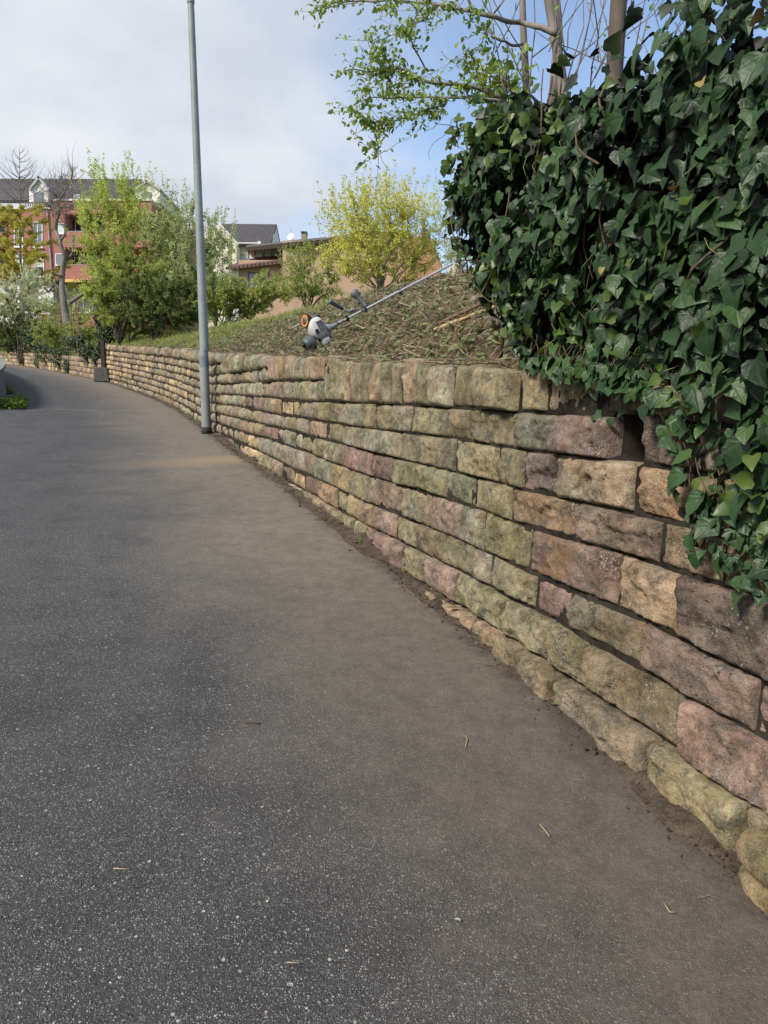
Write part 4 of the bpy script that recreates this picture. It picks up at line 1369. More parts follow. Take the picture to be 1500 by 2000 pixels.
plant('bush', 'small hazy green bush left of the ivy hedge on the skyline', 'bush', on_ground(893, 22), [lobe(893, 505, 22, 26, 22)],
      39, M_bark, L_pale, 6, 30, 0.3, 8, 0.05, 0.02, 0, 18, 0.45)
plant('bush', 'white flowering bush above the fenced garden wall', 'bush', on_ground(45, 47), [lobe(45, 570, 47, 48, 34), lobe(20, 590, 47, 35, 30), lobe(70, 545, 47, 20, 26)],
      40, M_barkd, L_fresh, 10, 100, 0.5, 14, 0.07, 0.04, 0, 30, 0.8, flower=M_blossom, nflower=0.62, dense=3.2)
plant('bush', 'dark evergreen bush at the left end of the garden wall', 'bush', on_ground(40, 48), [lobe(30, 640, 48, 42, 36), lobe(75, 650, 46, 26, 24)],
      41, M_barkd, L_dark, 12, 150, 0.4, 20, 0.09, 0.03, 0, 10, 0.4, dense=3.4)
plant('bush', 'light green weeds and shrubs behind the wire fence', 'bush', on_ground(140, 38), [lobe(120, 655, 38, 45, 22), lobe(165, 645, 36, 24, 26)],
      42, M_barkd, L_olive, 10, 110, 0.4, 18, 0.075, 0.02, 0, 16, 0.5, dense=3.0)
plant('bush', 'pale shrub at the far end behind the garden fence', 'bush', on_ground(150, 44), [lobe(155, 590, 44, 30, 18), lobe(95, 600, 44, 35, 16)],
      43, M_barkd, L_pale, 8, 60, 0.4, 12, 0.08, 0.02, 0, 10, 0.5)
plant('bush', 'low leafy undergrowth along the foot of the large green tree', 'bush', on_ground(255, 28.6), [lobe(225, 622, 28.6, 32, 22), lobe(280, 622, 28.6, 44, 26), lobe(345, 618, 28.6, 44, 24), lobe(385, 610, 28.6, 30, 22)],
      44, M_barkd, L_olive, 14, 170, 0.3, 18, 0.06, 0.02, 0, 16, 0.4, dense=3.0)
# larch: a straight leader with whorls of upswept branches
r = np.random.default_rng(50)
lb = on_ground(43, 53)
lr = empty('larch_tree', tuple(lb), 'yellowing larch with a bare upswept top in front of the left block', 'tree')
ltop = at(38, 288, 53); H = ltop[2] - lb[2]
mb = MB(); mb.tube(np.array([lb + (ltop - lb) * t for t in np.linspace(0, 1, 12)]) - lb, np.linspace(0.13, 0.012, 12), 8)
lp, lx = [], []
for k in range(110):
    t = r.uniform(0.16, 0.985); p0 = lb + (ltop - lb) * t
    L = (1 - t) * 4.4 + 0.3 if t < 0.72 else np.interp(t, [0.72, 0.76, 0.86, 1], [1.0, 2.3, 1.3, 0.3])
    L *= r.uniform(0.75, 1.1)
    th = r.uniform(0, 2 * np.pi); up = 0.75 if t > 0.72 else 0.15
    dv = np.array([np.cos(th), np.sin(th), up]) * L
    pts = wiggle(p0, p0 + dv, 7, 0.04, r, -0.10 if t > 0.72 else -0.12)
    mb.tube(pts - lb, np.linspace(0.028, 0.006, 7), 4, False)
    for q_ in range(5 if t < 0.72 else 2):
        a = pts[r.integers(2, 7)]; e = a + dv * 0.25 * r.uniform(0.4, 1) + r.normal(0, 0.18, 3) + [0, 0, -0.1 if t < 0.72 else 0.2]
        mb.tube(np.array([a, (a + e) / 2, e]) - lb, [0.010, 0.007, 0.004], 3, False)
        if t < 0.70:
            m = 80; f = r.random((m, 1)); lp.append(a * (1 - f) + e * f + r.normal(0, 0.07, (m, 3))); lx.append(unit(r.normal(0, 1, (m, 3))))
    if t < 0.70:
        m = 130; f = r.uniform(0.15, 1, m) * 6; i = np.minimum(f.astype(int), 5); g_ = (f - i)[:, None]
        lp.append(pts[i] * (1 - g_) + pts[i + 1] * g_ + r.normal(0, 0.05, (m, 3))); lx.append(unit(r.normal(0, 1, (m, 3))))
mb.build('trunk', M_bark, lr, smooth=True)
lp = np.concatenate(lp); lx = np.concatenate(lx)
MB().add(*instances(*DIAMOND, lp - lb, lx, unit(r.normal(0, 1, lp.shape)), r.uniform(0.08, 0.17, len(lp)))).build('crown', L_larch, lr)
# pollarded bare tree
r = np.random.default_rng(51)
D0 = 40.0
tb = on_ground(130, D0)
tr = empty('pollard_tree', tuple(tb), 'gnarled bare pollarded tree before the red apartment block', 'tree')
mb = MB()


def px_tube(pts, rad, d, k=7, amp=0.0, jitter=0.0):
    P_ = np.array([at(x, y, d + (r.normal(0, jitter) if jitter else 0)) for x, y in pts])
    # smooth
    t = np.linspace(0, len(P_) - 1, (len(P_) - 1) * 4 + 1); i = np.minimum(t.astype(int), len(P_) - 2); f = (t - i)[:, None]
    Q = P_[i] * (1 - f) + P_[i + 1] * f
    Q[1:-1] = (Q[:-2] + 2 * Q[1:-1] + Q[2:]) / 4
    R_ = np.interp(t, np.arange(len(rad)) * (len(P_) - 1) / (len(rad) - 1), rad)
    return Q, R_


for pts, rad in [([(132, 640), (124, 590), (121, 560), (122, 530), (127, 500), (119, 480), (116, 465), (108, 450), (111, 430), (116, 415), (113, 402), (118, 388), (124, 375), (120, 345)], [0.23, 0.155, 0.12, 0.095, 0.075, 0.05, 0.025]),
                 ([(124, 515), (134, 505), (143, 495), (142, 475), (142, 460)], [0.11, 0.08, 0.05]), ([(119, 470), (128, 455), (125, 440), (138, 445)], [0.07, 0.05, 0.03]),
                 ([(113, 415), (104, 408), (92, 400)], [0.06, 0.03]), ([(118, 405), (135, 405), (148, 410)], [0.06, 0.03]), ([(118, 388), (128, 372), (140, 345), (142, 325)], [0.05, 0.015]),
                 ([(122, 540), (104, 535), (102, 530)], [0.09, 0.06]), ([(118, 565), (106, 555), (95, 572), (86, 560)], [0.08, 0.03]), ([(136, 592), (160, 575), (178, 570)], [0.11, 0.09])]:
    Q, R_ = px_tube(pts, rad, D0, jitter=0.15)
    mb.tube(Q - tb, R_, 8)
    tip = Q[len(Q) // 2:]
    if rad[-1] < 0.04:
        for k in range(26):
            a = tip[r.integers(0, len(tip))]
            e = a + np.array([r.normal(0, 0.45), r.normal(0, 0.4), r.normal(0.45, 0.45)])
            mb.tube(wiggle(a, e, 5, 0.12, r) - tb, np.linspace(0.014, 0.005, 5), 3, False)
for k in range(300):
    a = at(r.normal(118, 20), r.uniform(345, 425), D0 + r.normal(0, 0.4)); e = a + np.array([r.normal(0, 0.35), r.normal(0, 0.3), r.normal(0.4, 0.3)])
    mb.tube(wiggle(a, e, 5, 0.12, r) - tb, np.linspace(0.013, 0.006, 5), 3, False)
mb.build('trunk', M_bark, tr, smooth=True)

# cherry standing behind the ivy: stems and long flowering boughs over the bank
r = np.random.default_rng(60)
D1 = 4.9
cb = np.array([*at(1090, 300, D1)[:2], 0.0]); cb[2] = ground_z(cb[0], cb[1])
cherry = empty('cherry_tree', tuple(cb), 'flowering cherry with smooth grey stems rising behind the ivy hedge', 'tree')
wood = MB(); wood2 = MB(); lp, lx, fl = [], [], []
M_cherry = bark('cherry_bark', (0.10, 0.085, 0.075), (0.25, 0.22, 0.195), 9)
limbs = []
for pts, rad, d in [([(1112, 400), (1100, 170), (1082, 60), (1060, -60), (1050, -200)], [0.038, 0.033, 0.028, 0.024], 4.9),
                    ([(1080, 400), (1082, 160), (1092, 60), (1080, -60), (1085, -220)], [0.036, 0.031, 0.026, 0.022], 5.1),
                    ([(1040, 400), (1028, 170), (1022, 60), (1018, -80), (1010, -200)], [0.03, 0.024, 0.02, 0.016], 5.0),
                    ([(1215, 420), (1198, 170), (1205, 60), (1212, -60), (1220, -200)], [0.052, 0.048, 0.045, 0.04], 4.3)]:
    px_ = pts[0][0]; Q, R_ = px_tube(pts, rad, d); (wood if px_ != 1215 else wood2).tube(Q - cb, R_, 10); limbs.append(Q)
boughs = [([(1085, 66), (1040, 55), (1010, 48), (960, 36), (920, 20), (850, 8), (760, 4), (690, 2), (622, 10)], [0.02, 0.014, 0.008, 0.003], 4.8),
          ([(920, 20), (900, -20), (880, -60)], [0.01, 0.006], 4.8),
          ([(1022, 85), (1000, 92), (975, 85), (955, 70), (930, 58)], [0.010, 0.006, 0.003], 4.8),
          ([(990, 190), (930, 165), (880, 155), (830, 140), (800, 118), (770, 112), (735, 122), (690, 110)], [0.014, 0.010, 0.006, 0.003], 4.5),
          ([(990, 200), (940, 188), (890, 180), (840, 182), (780, 185), (735, 182), (690, 198)], [0.011, 0.007, 0.004, 0.002], 4.4),
          ([(870, 200), (840, 212), (800, 225), (765, 240), (745, 260), (742, 300)], [0.006, 0.004, 0.002], 4.4),
          ([(830, 140), (800, 80), (810, 40), (840, 18)], [0.006, 0.004, 0.003], 4.7),
          ([(780, 185), (760, 150), (750, 118), (755, 90)], [0.004, 0.003, 0.002], 4.5),
          ([(760, 240), (720, 240), (705, 238)], [0.003, 0.002], 4.4),
          ([(850, 8), (830, 30), (770, 60), (730, 80)], [0.005, 0.003, 0.002], 4.7),
          ([(960, 36), (985, 10), (1000, -30)], [0.008, 0.005], 4.8), ([(700, 6), (660, 16), (628, 30)], [0.003, 0.002], 4.8),
          ([(1000, 180), (960, 150), (930, 120), (915, 95)], [0.008, 0.003], 4.7), ([(1010, 190), (975, 150), (960, 110), (965, 80)], [0.008, 0.003], 4.6)]
for pts, rad, d in boughs:
    Q, R_ = px_tube(pts, rad, d, jitter=0.10); Q += np.cumsum(r.normal(0, 0.004, Q.shape), 0); wood.tube(Q - cb, np.maximum(R_, 0.0022), 6)
    L = len(Q); px0 = np.array([p_[0] for p_ in pts])
    for i in range(2, L):
        for q_ in range(2):
            if r.random() < 0.35: continue
            if Q[i][0] > at(960, 0, d)[0] and pts[0][1] < 100: continue
            dv = np.array([r.normal(-0.05, 0.09), r.normal(0, 0.09), r.normal(0.0, 0.07)])
            sp = wiggle(Q[i], Q[i] + dv, 4, 0.1, r); wood.tube(sp - cb, [0.0022, 0.0018, 0.0014, 0.001], 3, False)
            m = r.integers(7, 18); t = r.random((m, 1)); lp.append(sp[0] * (1 - t) + sp[-1] * t + r.normal(0, 0.012, (m, 3))); lx.append(unit(r.normal(0, 0.7, (m, 3)) + [-0.2, 0, -0.25]))
            if r.random() < 0.22: fl.append(sp[-1])
for k in range(34):     # thin bare shoots between the stems
    p0 = at(r.uniform(960, 1340), r.uniform(100, 190), 4.9); p1 = p0 + np.array([r.normal(0, 0.35), r.normal(0, 0.3), r.uniform(0.5, 1.3)])
    pts = wiggle(p0, p1, 7, 0.05, r, 0.0); wood.tube(pts - cb, np.linspace(0.005, 0.0018, 7), 4, False)
    if r.random() < 0.5:
        m = r.integers(5, 14); t = r.random(m) * 5.9; i = t.astype(int); lp.append(pts[i] + (pts[np.minimum(i + 1, 6)] - pts[i]) * (t - i)[:, None] + r.normal(0, 0.015, (m, 3))); lx.append(unit(r.normal(0, 0.7, (m, 3))))
# three hair-thin hanging tendrils
for pts in ([(885, 230), (872, 262), (845, 280), (836, 300), (840, 312)], [(865, 228), (848, 250), (828, 256)], [(742, 300), (748, 318), (757, 328)]):
    Q, R_ = px_tube(pts, [0.0016, 0.0012], 4.5); wood.tube(Q - cb, R_, 4)
wood.build('trunk', M_cherry, cherry, smooth=True)
wood2.build('trunk', bark('brown_cherry_bark', (0.050, 0.036, 0.028), (0.13, 0.10, 0.08), 9), cherry, smooth=True)['label'] = 'thick brown stem'
lp = np.concatenate(lp); lx = np.concatenate(lx)
MB().add(*instances(*OVAL, lp - cb, lx, unit(r.normal(0, 0.6, lp.shape) + [0, -0.3, 0.6]), r.uniform(0.018, 0.048, len(lp)))).build('leaves', L_cherry, cherry)
fl = np.concatenate([np.array(fl)[:, None] + r.normal(0, 0.022, (len(fl), 12, 3))]).reshape(-1, 3)
MB().add(*instances(*OVAL, fl - cb, unit(r.normal(0, 1, fl.shape)), unit(r.normal(0, 1, fl.shape)), r.uniform(0.010, 0.018, len(fl)))).build('blossom', M_blossom, cherry)
# younger climbing shoots with broad light leaves at the hedge's upper corner
r = np.random.default_rng(61)
vb = np.array([*at(985, 260, 4.7)[:2], 0.0]); vb[2] = ground_z(vb[0], vb[1])
sap = empty('sapling', tuple(vb), 'bright green sapling leafing out at the far upper corner of the ivy hedge', 'shrub')
mb = MB(); lp, lx = [], []
for k in range(16):
    e = at(r.uniform(925, 1060), r.uniform(95, 235), 4.55 + r.normal(0, 0.15)); a = at(985 + r.normal(0, 20), 300, 4.75)
    pts = wiggle(a, e, 7, 0.08, r); mb.tube(pts - vb, np.linspace(0.006, 0.002, 7), 4, False)
    m = 17; t = r.uniform(0.35, 1, m) * 5.99; i = t.astype(int); lp.append(pts[i] + (pts[i + 1] - pts[i]) * (t - i)[:, None] + r.normal(0, 0.03, (m, 3))); lx.append(unit(r.normal(0, 0.6, (m, 3)) + [-0.3, 0, -0.3]))
mb.tube(wiggle(vb, at(985, 300, 4.75), 6, 0.05, r) - vb, np.linspace(0.015, 0.008, 6), 5)
mb.build('trunk', M_twig, sap, smooth=True)
lp = np.concatenate(lp); lx = np.concatenate(lx)
MB().add(*instances(*OVAL, lp - vb, lx, unit(r.normal(0, 0.6, lp.shape) + [0, -0.4, 0.6]), r.uniform(0.035, 0.07, len(lp)))).build('leaves', L_cherry, sap)


# ------------------------------------------------------------------ buildings
def paint(name, c, **k): return plain(name, c, k.pop('rough', 0.8), k.pop('var', 0.10), k.pop('scale', 0.6), k.pop('bump', 0.15), fine=k.pop('fine', 0.05), spec=k.pop('spec', 0.25), **k)


M_red = paint('red_render', (0.35, 0.150, 0.125))
M_orange = paint('orange_and_sunlit_render', (0.38, 0.205, 0.12))
M_peach = paint('peach_render', (0.41, 0.285, 0.20))
M_cream = paint('cream_render', (0.66, 0.61, 0.46))
M_white = paint('white_render', (0.66, 0.65, 0.62))
M_taupe = paint('taupe_render', (0.27, 0.235, 0.19))
M_frame = paint('white_frame', (0.70, 0.70, 0.70), rough=0.4)
M_wood = paint('stained_timber', (0.22, 0.105, 0.05), rough=0.6)
M_metal = plain('zinc', (0.30, 0.30, 0.31), 0.45, 0.12, 3, metal=0.4)
M_brownmetal = paint('brown_sheet', (0.075, 0.055, 0.048), rough=0.5)
M_pane = plain('window_glass', (0.17, 0.20, 0.225), 0.06, 0.25, 0.7, spec=0.9)
M_palepane = plain('sky_painted_glass', (0.46, 0.52, 0.58), 0.15, 0.15, 0.7, spec=0.8)  # reflected sky put into the base colour of the clerestory panes
M_panedark = plain('dark_window_glass', (0.025, 0.028, 0.032), 0.06, 0.2, 1, spec=0.8)
M_shutter = paint('grey_shutter', (0.50, 0.54, 0.53), rough=0.6)
M_awning = paint('yellow_awning', (0.50, 0.34, 0.10))
M_curtain = paint('pale_curtain', (0.60, 0.56, 0.42))


def tile_mat(name, c):
    t = NT(name)
    p = t.obj()
    sp = t.node('ShaderNodeSeparateXYZ', {0: p})
    a = t.math('FRACT', t.math('MULTIPLY', sp.outputs[0], 3.3)); b = t.math('FRACT', t.math('MULTIPLY', sp.outputs[2], 4.2))
    h = t.math('ADD', t.math('MULTIPLY', t.math('SINE', t.math('MULTIPLY', a, 3.14159)), 0.6), t.math('MULTIPLY', b, -0.9))
    n = t.noise(p, 1.4, 5)
    v = t.voro(p, 3.4)
    k = t.math('ADD', t.mr(n, 0.3, 0.7, 0.75, 1.2, False), t.math('MULTIPLY', t.node('ShaderNodeSeparateColor', {0: v.outputs['Color']}).outputs[0], 0.25))
    t.l.new(t.mix(1.0, c, t.node('ShaderNodeCombineColor', {0: k, 1: k, 2: k}).outputs[0], 'MULTIPLY'), t.p.inputs['Base Color'])
    t.p.inputs['Roughness'].default_value = 0.7
    t.l.new(t.bump(h, 1.0, 0.09), t.p.inputs['Normal'])
    return t.m


M_tile = tile_mat('dark_roof_tile', (0.055, 0.048, 0.050))
M_tile2 = tile_mat('brown_roof_tile', (0.105, 0.060, 0.048))


def ext(mb, pts, D, depth, o=(0, 0, 0)):
    """polygon seen at photo points, standing at distance D, extruded straight back by depth metres"""
    a = np.array([at(x, y, D) for x, y in pts]); a[:, 1] = D
    b = a + [0, depth, 0]; n = len(a); k = np.arange(n); k2 = (k + 1) % n
    return mb.add(np.concatenate([a, b]) - np.asarray(o), [k[None], (k[::-1] + n)[None], np.stack([k2, k, k + n, k2 + n], -1)])


def quadslab(mb, P4, th, o=(0, 0, 0)):
    a = np.array(P4, float); nrm = unit(np.cross(a[1] - a[0], a[3] - a[0])); b = a - nrm * th
    k = np.arange(4); k2 = (k + 1) % 4
    return mb.add(np.concatenate([a, b]) - np.asarray(o), [k[None], (k[::-1] + 4)[None], np.stack([k2, k, k + 4, k2 + 4], -1)])


def rect(x0, y0, x1, y1): return [(x0, y1), (x1, y1), (x1, y0), (x0, y0)]


class House:
    def __init__(s, name, label, cat, px, D, zbase):
        p = at(px, 500, D); s.o = np.array([p[0], D, zbase]); s.root = empty(name, tuple(s.o), label, cat)

    def part(s, name, pts, D, depth, mat, parent=None):
        mb = MB(); ext(mb, pts, D, depth, s.o)
        o = mb.build(name, mat, parent or s.root)
        return o

    def many(s, name, items, mat):
        mb = MB()
        for pts, D, depth in items: ext(mb, pts, D, depth, s.o)
        return mb.build(name, mat, s.root)

    def window(s, x0, y0, x1, y1, D, frame=M_frame, pane=M_pane, bars=0, shutter=0.0, sill=True, fw=1.6):
        mb = MB()
        for q in (rect(x0, y0, x0 + fw, y1), rect(x1 - fw, y0, x1, y1), rect(x0 + fw, y0, x1 - fw, y0 + fw), rect(x0 + fw, y1 - fw, x1 - fw, y1)):
            ext(mb, q, D - 0.05, 0.12, s.o)
        for k in range(bars):
            xm = x0 + (x1 - x0) * (k + 1) / (bars + 1); ext(mb, rect(xm - fw * 0.4, y0 + fw, xm + fw * 0.4, y1 - fw), D - 0.045, 0.1, s.o)
        f = mb.build('window', frame, s.root)
        s.part('pane', rect(x0 + fw, y0 + fw, x1 - fw, y1 - fw), D - 0.012, 0.03, pane, f)
        if sill: s.part('sill', rect(x0 - 1, y1, x1 + 1, y1 + 1.6), D - 0.14, 0.14, frame, f)
        if shutter: s.part('shutter', rect(x0 + fw, y0 + fw, x1 - fw, y0 + (y1 - y0) * shutter), D - 0.032, 0.018, M_shutter, f)
        return f


# red apartment block, seen frontally beyond the garden
h = House('apartment_building', 'red rendered apartment block with dark tiled roof and recessed balconies', 'building', 130, 60, 5.0)
h.part('wall', rect(18, 408, 104, 548), 60.0, 9.0, M_red)
h.part('wall', rect(104, 405, 296, 640), 61.5, 8.0, M_red)
h.part('wall', rect(-110, 410, 18, 548), 61.3, 8.0, M_orange)  # sunlight on this end of the red block put into its orange colour
h.part('plinth_wall', rect(-110, 548.5, 104, 640), 60.3, 8.0, M_white)
h.part('parapet', rect(104.5, 392, 296, 418), 60.0, 1.49, M_red)
h.part('balcony', rect(127, 453, 296, 483), 60.0, 1.49, M_red)
h.part('balcony', rect(127, 518, 296, 547), 60.0, 1.49, M_red)
h.part('pier', rect(104.5, 418.2, 126.8, 547), 60.0, 1.49, M_red)
h.part('pier', rect(206, 418.2, 232, 452.8), 60.0, 1.49, M_red); h.part('pier', rect(206, 483.2, 232, 517.8), 60.0, 1.49, M_red)
h.part('balcony', rect(-110, 455, 4, 482), 60.0, 1.29, M_orange); h.part('balcony', rect(-110, 518, 6, 547), 60.0, 1.29, M_orange)
h.part('parapet', rect(-110, 410, 17.6, 425), 60.0, 1.29, M_orange)
for y in (451.2, 516.2): h.part('railing', rect(128, y, 206, y + 1.2), 60.1, 0.06, M_metal)
h.part('coping', rect(104, 388, 297, 391.8), 59.9, 2.2, M_white); h.part('coping', rect(18, 404, 104, 407.8), 59.9, 1.6, M_white)
h.part('coping', rect(-110, 404, 18, 409.8), 59.8, 1.6, M_white)
h.many('terrace_railing', [(rect(50 + 4.4 * k, 396, 51 + 4.4 * k, 404), 60.2, 0.05) for k in range(12)] + [(rect(49, 394.6, 103, 396), 60.2, 0.06)], M_brownmetal)
h.part('downpipe', [(100.5, 548), (102.2, 548), (92.2, 410), (90.5, 410)], 59.85, 0.1, M_metal)
h.window(27, 438, 45, 482, 60.0, bars=1); h.window(64, 433, 83, 483, 60.0, bars=1)
h.window(30, 495, 45, 540, 60.0, shutter=0.7); h.window(66, 494, 86, 540, 60.0, shutter=0.6, pane=M_panedark)
h.window(110, 436, 125, 456, 60.0, pane=M_shutter); h.window(108, 495, 126, 518, 60.0)
h.window(134, 424, 160, 452.5, 61.45, pane=M_panedark, bars=1, sill=False); h.window(166, 424, 200, 452.5, 61.45, pane=M_panedark, bars=1, sill=False)
h.window(134, 488, 158, 517.5, 61.45, pane=M_panedark, bars=1, sill=False); h.window(164, 488, 200, 517.5, 61.45, pane=M_panedark, bars=1, sill=False)
h.window(-8, 486, 12, 517.5, 61.25, pane=M_panedark, sill=False); h.window(-10, 428, 12, 454.5, 61.25, pane=M_panedark, sill=False)
h.window(40, 560, 70, 610, 60.25, bars=1, pane=M_panedark); h.window(150, 556, 176, 612, 61.45, bars=1, sill=False); h.window(180, 556, 206, 612, 61.45, bars=1, sill=False)
h.part('curtain', rect(130, 553, 147, 612), 61.3, 0.05, M_curtain)
mb = MB(); quadslab(mb, [at(126, 550.5, 59.0), at(166, 550.5, 59.0), at(166, 545.5, 60.0), at(126, 545.5, 60.0)], 0.05, h.o); mb.build('awning', M_awning, h.root)
mb = MB(); quadslab(mb, [at(-110, 391, 61.2), at(290, 391, 61.2), at(278, 355.5, 67), at(-110, 354, 67)], 0.25, h.o); rf = mb.build('roof', M_tile, h.root)
mb = MB(); quadslab(mb, [at(278, 355.5, 67.1), at(-110, 354, 67.1), at(-110, 391, 73), at(290, 391, 73)], 0.25, h.o); mb.build('roof', M_tile, h.root)
for x0, x1, xp, yp, yb in ((57, 94, 74.5, 345, 395), (264, 312, 286, 353, 395)):
    d = h.part('dormer', [(x0, yb), (x1, yb), (x1, 366), (xp, yp), (x0, 366)], 60.8, 6.0, M_white)
    mb = MB()
    for a, b in (((x0 - 2, 369), (xp, yp - 2)), ((xp, yp - 2), (x1 + 2, 369))):
        quadslab(mb, [at(*a, 60.6), at(*b, 60.6), at(*b, 60.6) + [0, 6.3, 0], at(*a, 60.6) + [0, 6.3, 0]], 0.16, h.o)
    mb.build('dormer_roof', M_metal, d)
    h.part('dormer_window', rect(xp - 9, 375, xp + 9, 393), 60.74, 0.08, M_pane, d)
for x, y, w_ in ((150, 382, 6), (118, 385, 5), (10, 388, 10)):
    mb = MB(); quadslab(mb, [at(x - w_, y + 5, 61.6), at(x + w_, y + 5, 61.6), at(x + w_, y - 3, 62.9), at(x - w_, y - 3, 62.9)], 0.1, h.o); mb.build('skylight', M_pane, h.root)
# lower orange wing behind the large tree
h = House('house', 'low orange house wall showing between the trees left of the lamp post', 'house', 330, 66, 5.0)
h.part('wall', rect(300, 432, 352, 640), 66, 8, M_orange)
mb = MB(); quadslab(mb, [at(296, 433, 65.6), at(356, 433, 65.6), at(352, 421, 70), at(300, 421, 70)], 0.2, h.o); mb.build('roof', M_tile2, h.root)
h.window(312, 462, 328, 490, 66.0)
# cream house with the dark tiled roof
h = House('house', 'cream gabled house with dark brown tiled roof behind the peach house', 'house', 480, 84, 6.0)
a, b, c, d = at(432, 437, 90), at(540.5, 438, 90), at(528, 476, 84.5), at(440, 474.5, 84.5)
mb = MB(); quadslab(mb, [d, c, b, a], 0.3, h.o); mb.build('roof', M_tile, h.root)
e = at(548, 476, 96); f = at(440, 474, 96)
mb = MB(); quadslab(mb, [a + [0, .05, 0], b + [0, .05, 0], e, f], 0.3, h.o); mb.build('roof', M_tile, h.root)
mb = MB()
G = [at(527, 477, 84.8), at(540, 441, 90), at(546.5, 477, 95.5), at(546.5, 560, 95.5), at(527, 560, 84.8)]
Gb = [p_ - np.array([6, -1.0, 0]) for p_ in G]
k = np.arange(5); k2 = (k + 1) % 5
mb.add(np.array(G + Gb) - h.o, [k[None], (k[::-1] + 5)[None], np.stack([k2, k, k + 5, k2 + 5], -1)])
gw = mb.build('gable_wall', M_white, h.root)
h.part('wall', rect(400, 478, 527.5, 497), 85.2, 8, M_cream)
h.part('wall', rect(400, 497.2, 527.5, 680), 85.4, 8, M_taupe)
h.part('gable_wall', [(396, 680), (462, 680), (462, 477), (455, 470), (435, 446), (428, 438), (400, 462)], 83.0, 2.1, M_cream)
h.part('verge', [(428, 433.5), (466, 476.5), (463.5, 478), (428, 437.5)], 82.7, 0.4, M_white)
h.part('gutter', rect(464, 473.5, 504, 475.5), 84.0, 0.2, M_frame); h.part('box', rect(503, 471, 509, 479), 83.9, 0.4, M_frame)
h.part('window', rect(533, 457, 536, 468), 86.0, 0.06, M_pane, gw)
# peach bungalow with the clerestory
h = House('house', 'peach house with timber clerestory windows and shallow dark roof', 'house', 560, 54, 4.0)
h.part('wall', rect(466, 508, 552, 640), 54.0, 6, M_peach)
h.part('wall', rect(552, 470, 850, 640), 53.4, 8, M_peach)
h.part('wall', rect(442, 522, 466, 640), 53.9, 5, M_white)
h.part('upper_wall', rect(487, 481, 498, 505), 55.4, 3, M_white)
h.part('upper_wall', rect(498, 497.5, 553, 507), 55.4, 3, M_wood)
mb = MB(); quadslab(mb, [at(440, 522, 53.3), at(552, 509, 53.3), at(556, 500, 55.6), at(478, 507, 55.6)], 0.18, h.o); mb.build('lean_to_roof', M_tile2, h.root)
mb = MB(); quadslab(mb, [at(480, 482.5, 54.4), at(562, 474, 53.0), at(690, 461.5, 53.0), at(690, 457, 60), at(482, 478.5, 60)][0:2] + [at(562, 470.5, 60), at(482, 478.8, 60)], 0.28, h.o); mb.build('roof', M_brownmetal, h.root)
mb = MB(); quadslab(mb, [at(561, 473.5, 52.8), at(800, 453, 52.8), at(800, 449, 60), at(561, 469.5, 60)], 0.28, h.o); mb.build('roof', M_brownmetal, h.root)
for x0, x1 in ((497, 514), (514.6, 531), (531.6, 547), (547.6, 562)):
    yb = 503 - (x0 - 497) * 0.06
    h.window(x0, 483.5 - (x0 - 497) * 0.10, x1, yb, 55.3, frame=M_wood, pane=M_palepane, sill=False, fw=1.5)
h.part('gutter_pipe', [(485, 505), (487, 505), (487, 488), (485.5, 483), (482.5, 483), (484.5, 489)], 55.0, 0.1, M_brownmetal)
h.window(485, 532, 525, 562, 54.0, frame=M_brownmetal, pane=M_pane, bars=3)
ch = h.part('chimney', rect(588, 453, 598.5, 472), 55.0, 0.7, M_taupe); h.part('chimney_cap', rect(587.3, 451.5, 599.2, 453), 54.9, 0.9, M_brownmetal, ch)
h.part('antenna', rect(568, 444, 568.8, 466), 55.0, 0.04, M_metal)
mb = MB(); p = at(568, 463, 54.9); mb.lathe(p - h.o, (-0.3, -1, 0.3), [(0, 0.30), (0.04, 0.27), (0.09, 0.12), (0.1, 0.01)], 14); mb.build('dish', M_frame, h.root)
h = House('house', 'orange house gable with raking edge right of the yellow green bush', 'house', 840, 50, 4.0)
h.part('wall', [(790, 600), (864, 600), (862, 522), (838, 462), (790, 462)], 50, 6, M_orange)
h.part('verge', [(836, 459.5), (839.5, 459.5), (865, 521), (862.5, 523)], 49.8, 6.3, M_tile2)

# ------------------------------------------------------------------ lamp post
M_post = plain('galvanised_paint', (0.20, 0.225, 0.228), 0.55, 0.22, 2.2, 0.2, fine=0.08)
M_postband = plain('blue_grey_film', (0.135, 0.165, 0.195), 0.6, 0.1, 6)
M_black = plain('black_bitumen', (0.022, 0.022, 0.022), 0.8, 0.3, 12, 0.3)
pp = at(405.5, 846, 12.6)
pz = ground_z(pp[0], pp[1]); pp[2] = pz
# keep it just clear of the wall
s_, w_ = to_sw(pp[0], pp[1]); pp = sw_pt(s_[0], -0.16, 0.0); pp[2] = base(s_)[2][0]
lamp = empty('lamp_post', tuple(pp), 'tall tapered grey metal lamp post standing against the stone wall', 'lamp post')
lean = np.array([-0.012, 0, 1.0])
mb = MB(); mb.lathe((0, 0, 0.11), lean, [(0, 0.082), (0.004, 0.082), (0.4, 0.0814), (0.9, 0.0806), (1.30, 0.080), (1.316, 0.0795), (1.32, 0.079)], 20); mb.build('base_section', M_post, lamp, smooth=True)
mb = MB(); mb.lathe(np.array([0, 0, 1.43]), lean, [(0, 0.079), (0.004, 0.079), (0.6, 0.0758), (1.2, 0.0727), (2.5, 0.066), (3.7, 0.061), (5.0, 0.056), (5.896, 0.052), (5.9, 0.052)], 20); mb.build('pole', M_post, lamp, smooth=True)
mb = MB(); mb.lathe(np.array([0, 0, -0.03]), lean, [(0, 0.094), (0.10, 0.092), (0.14, 0.083)], 20); mb.build('foot_coat', M_black, lamp, smooth=True)
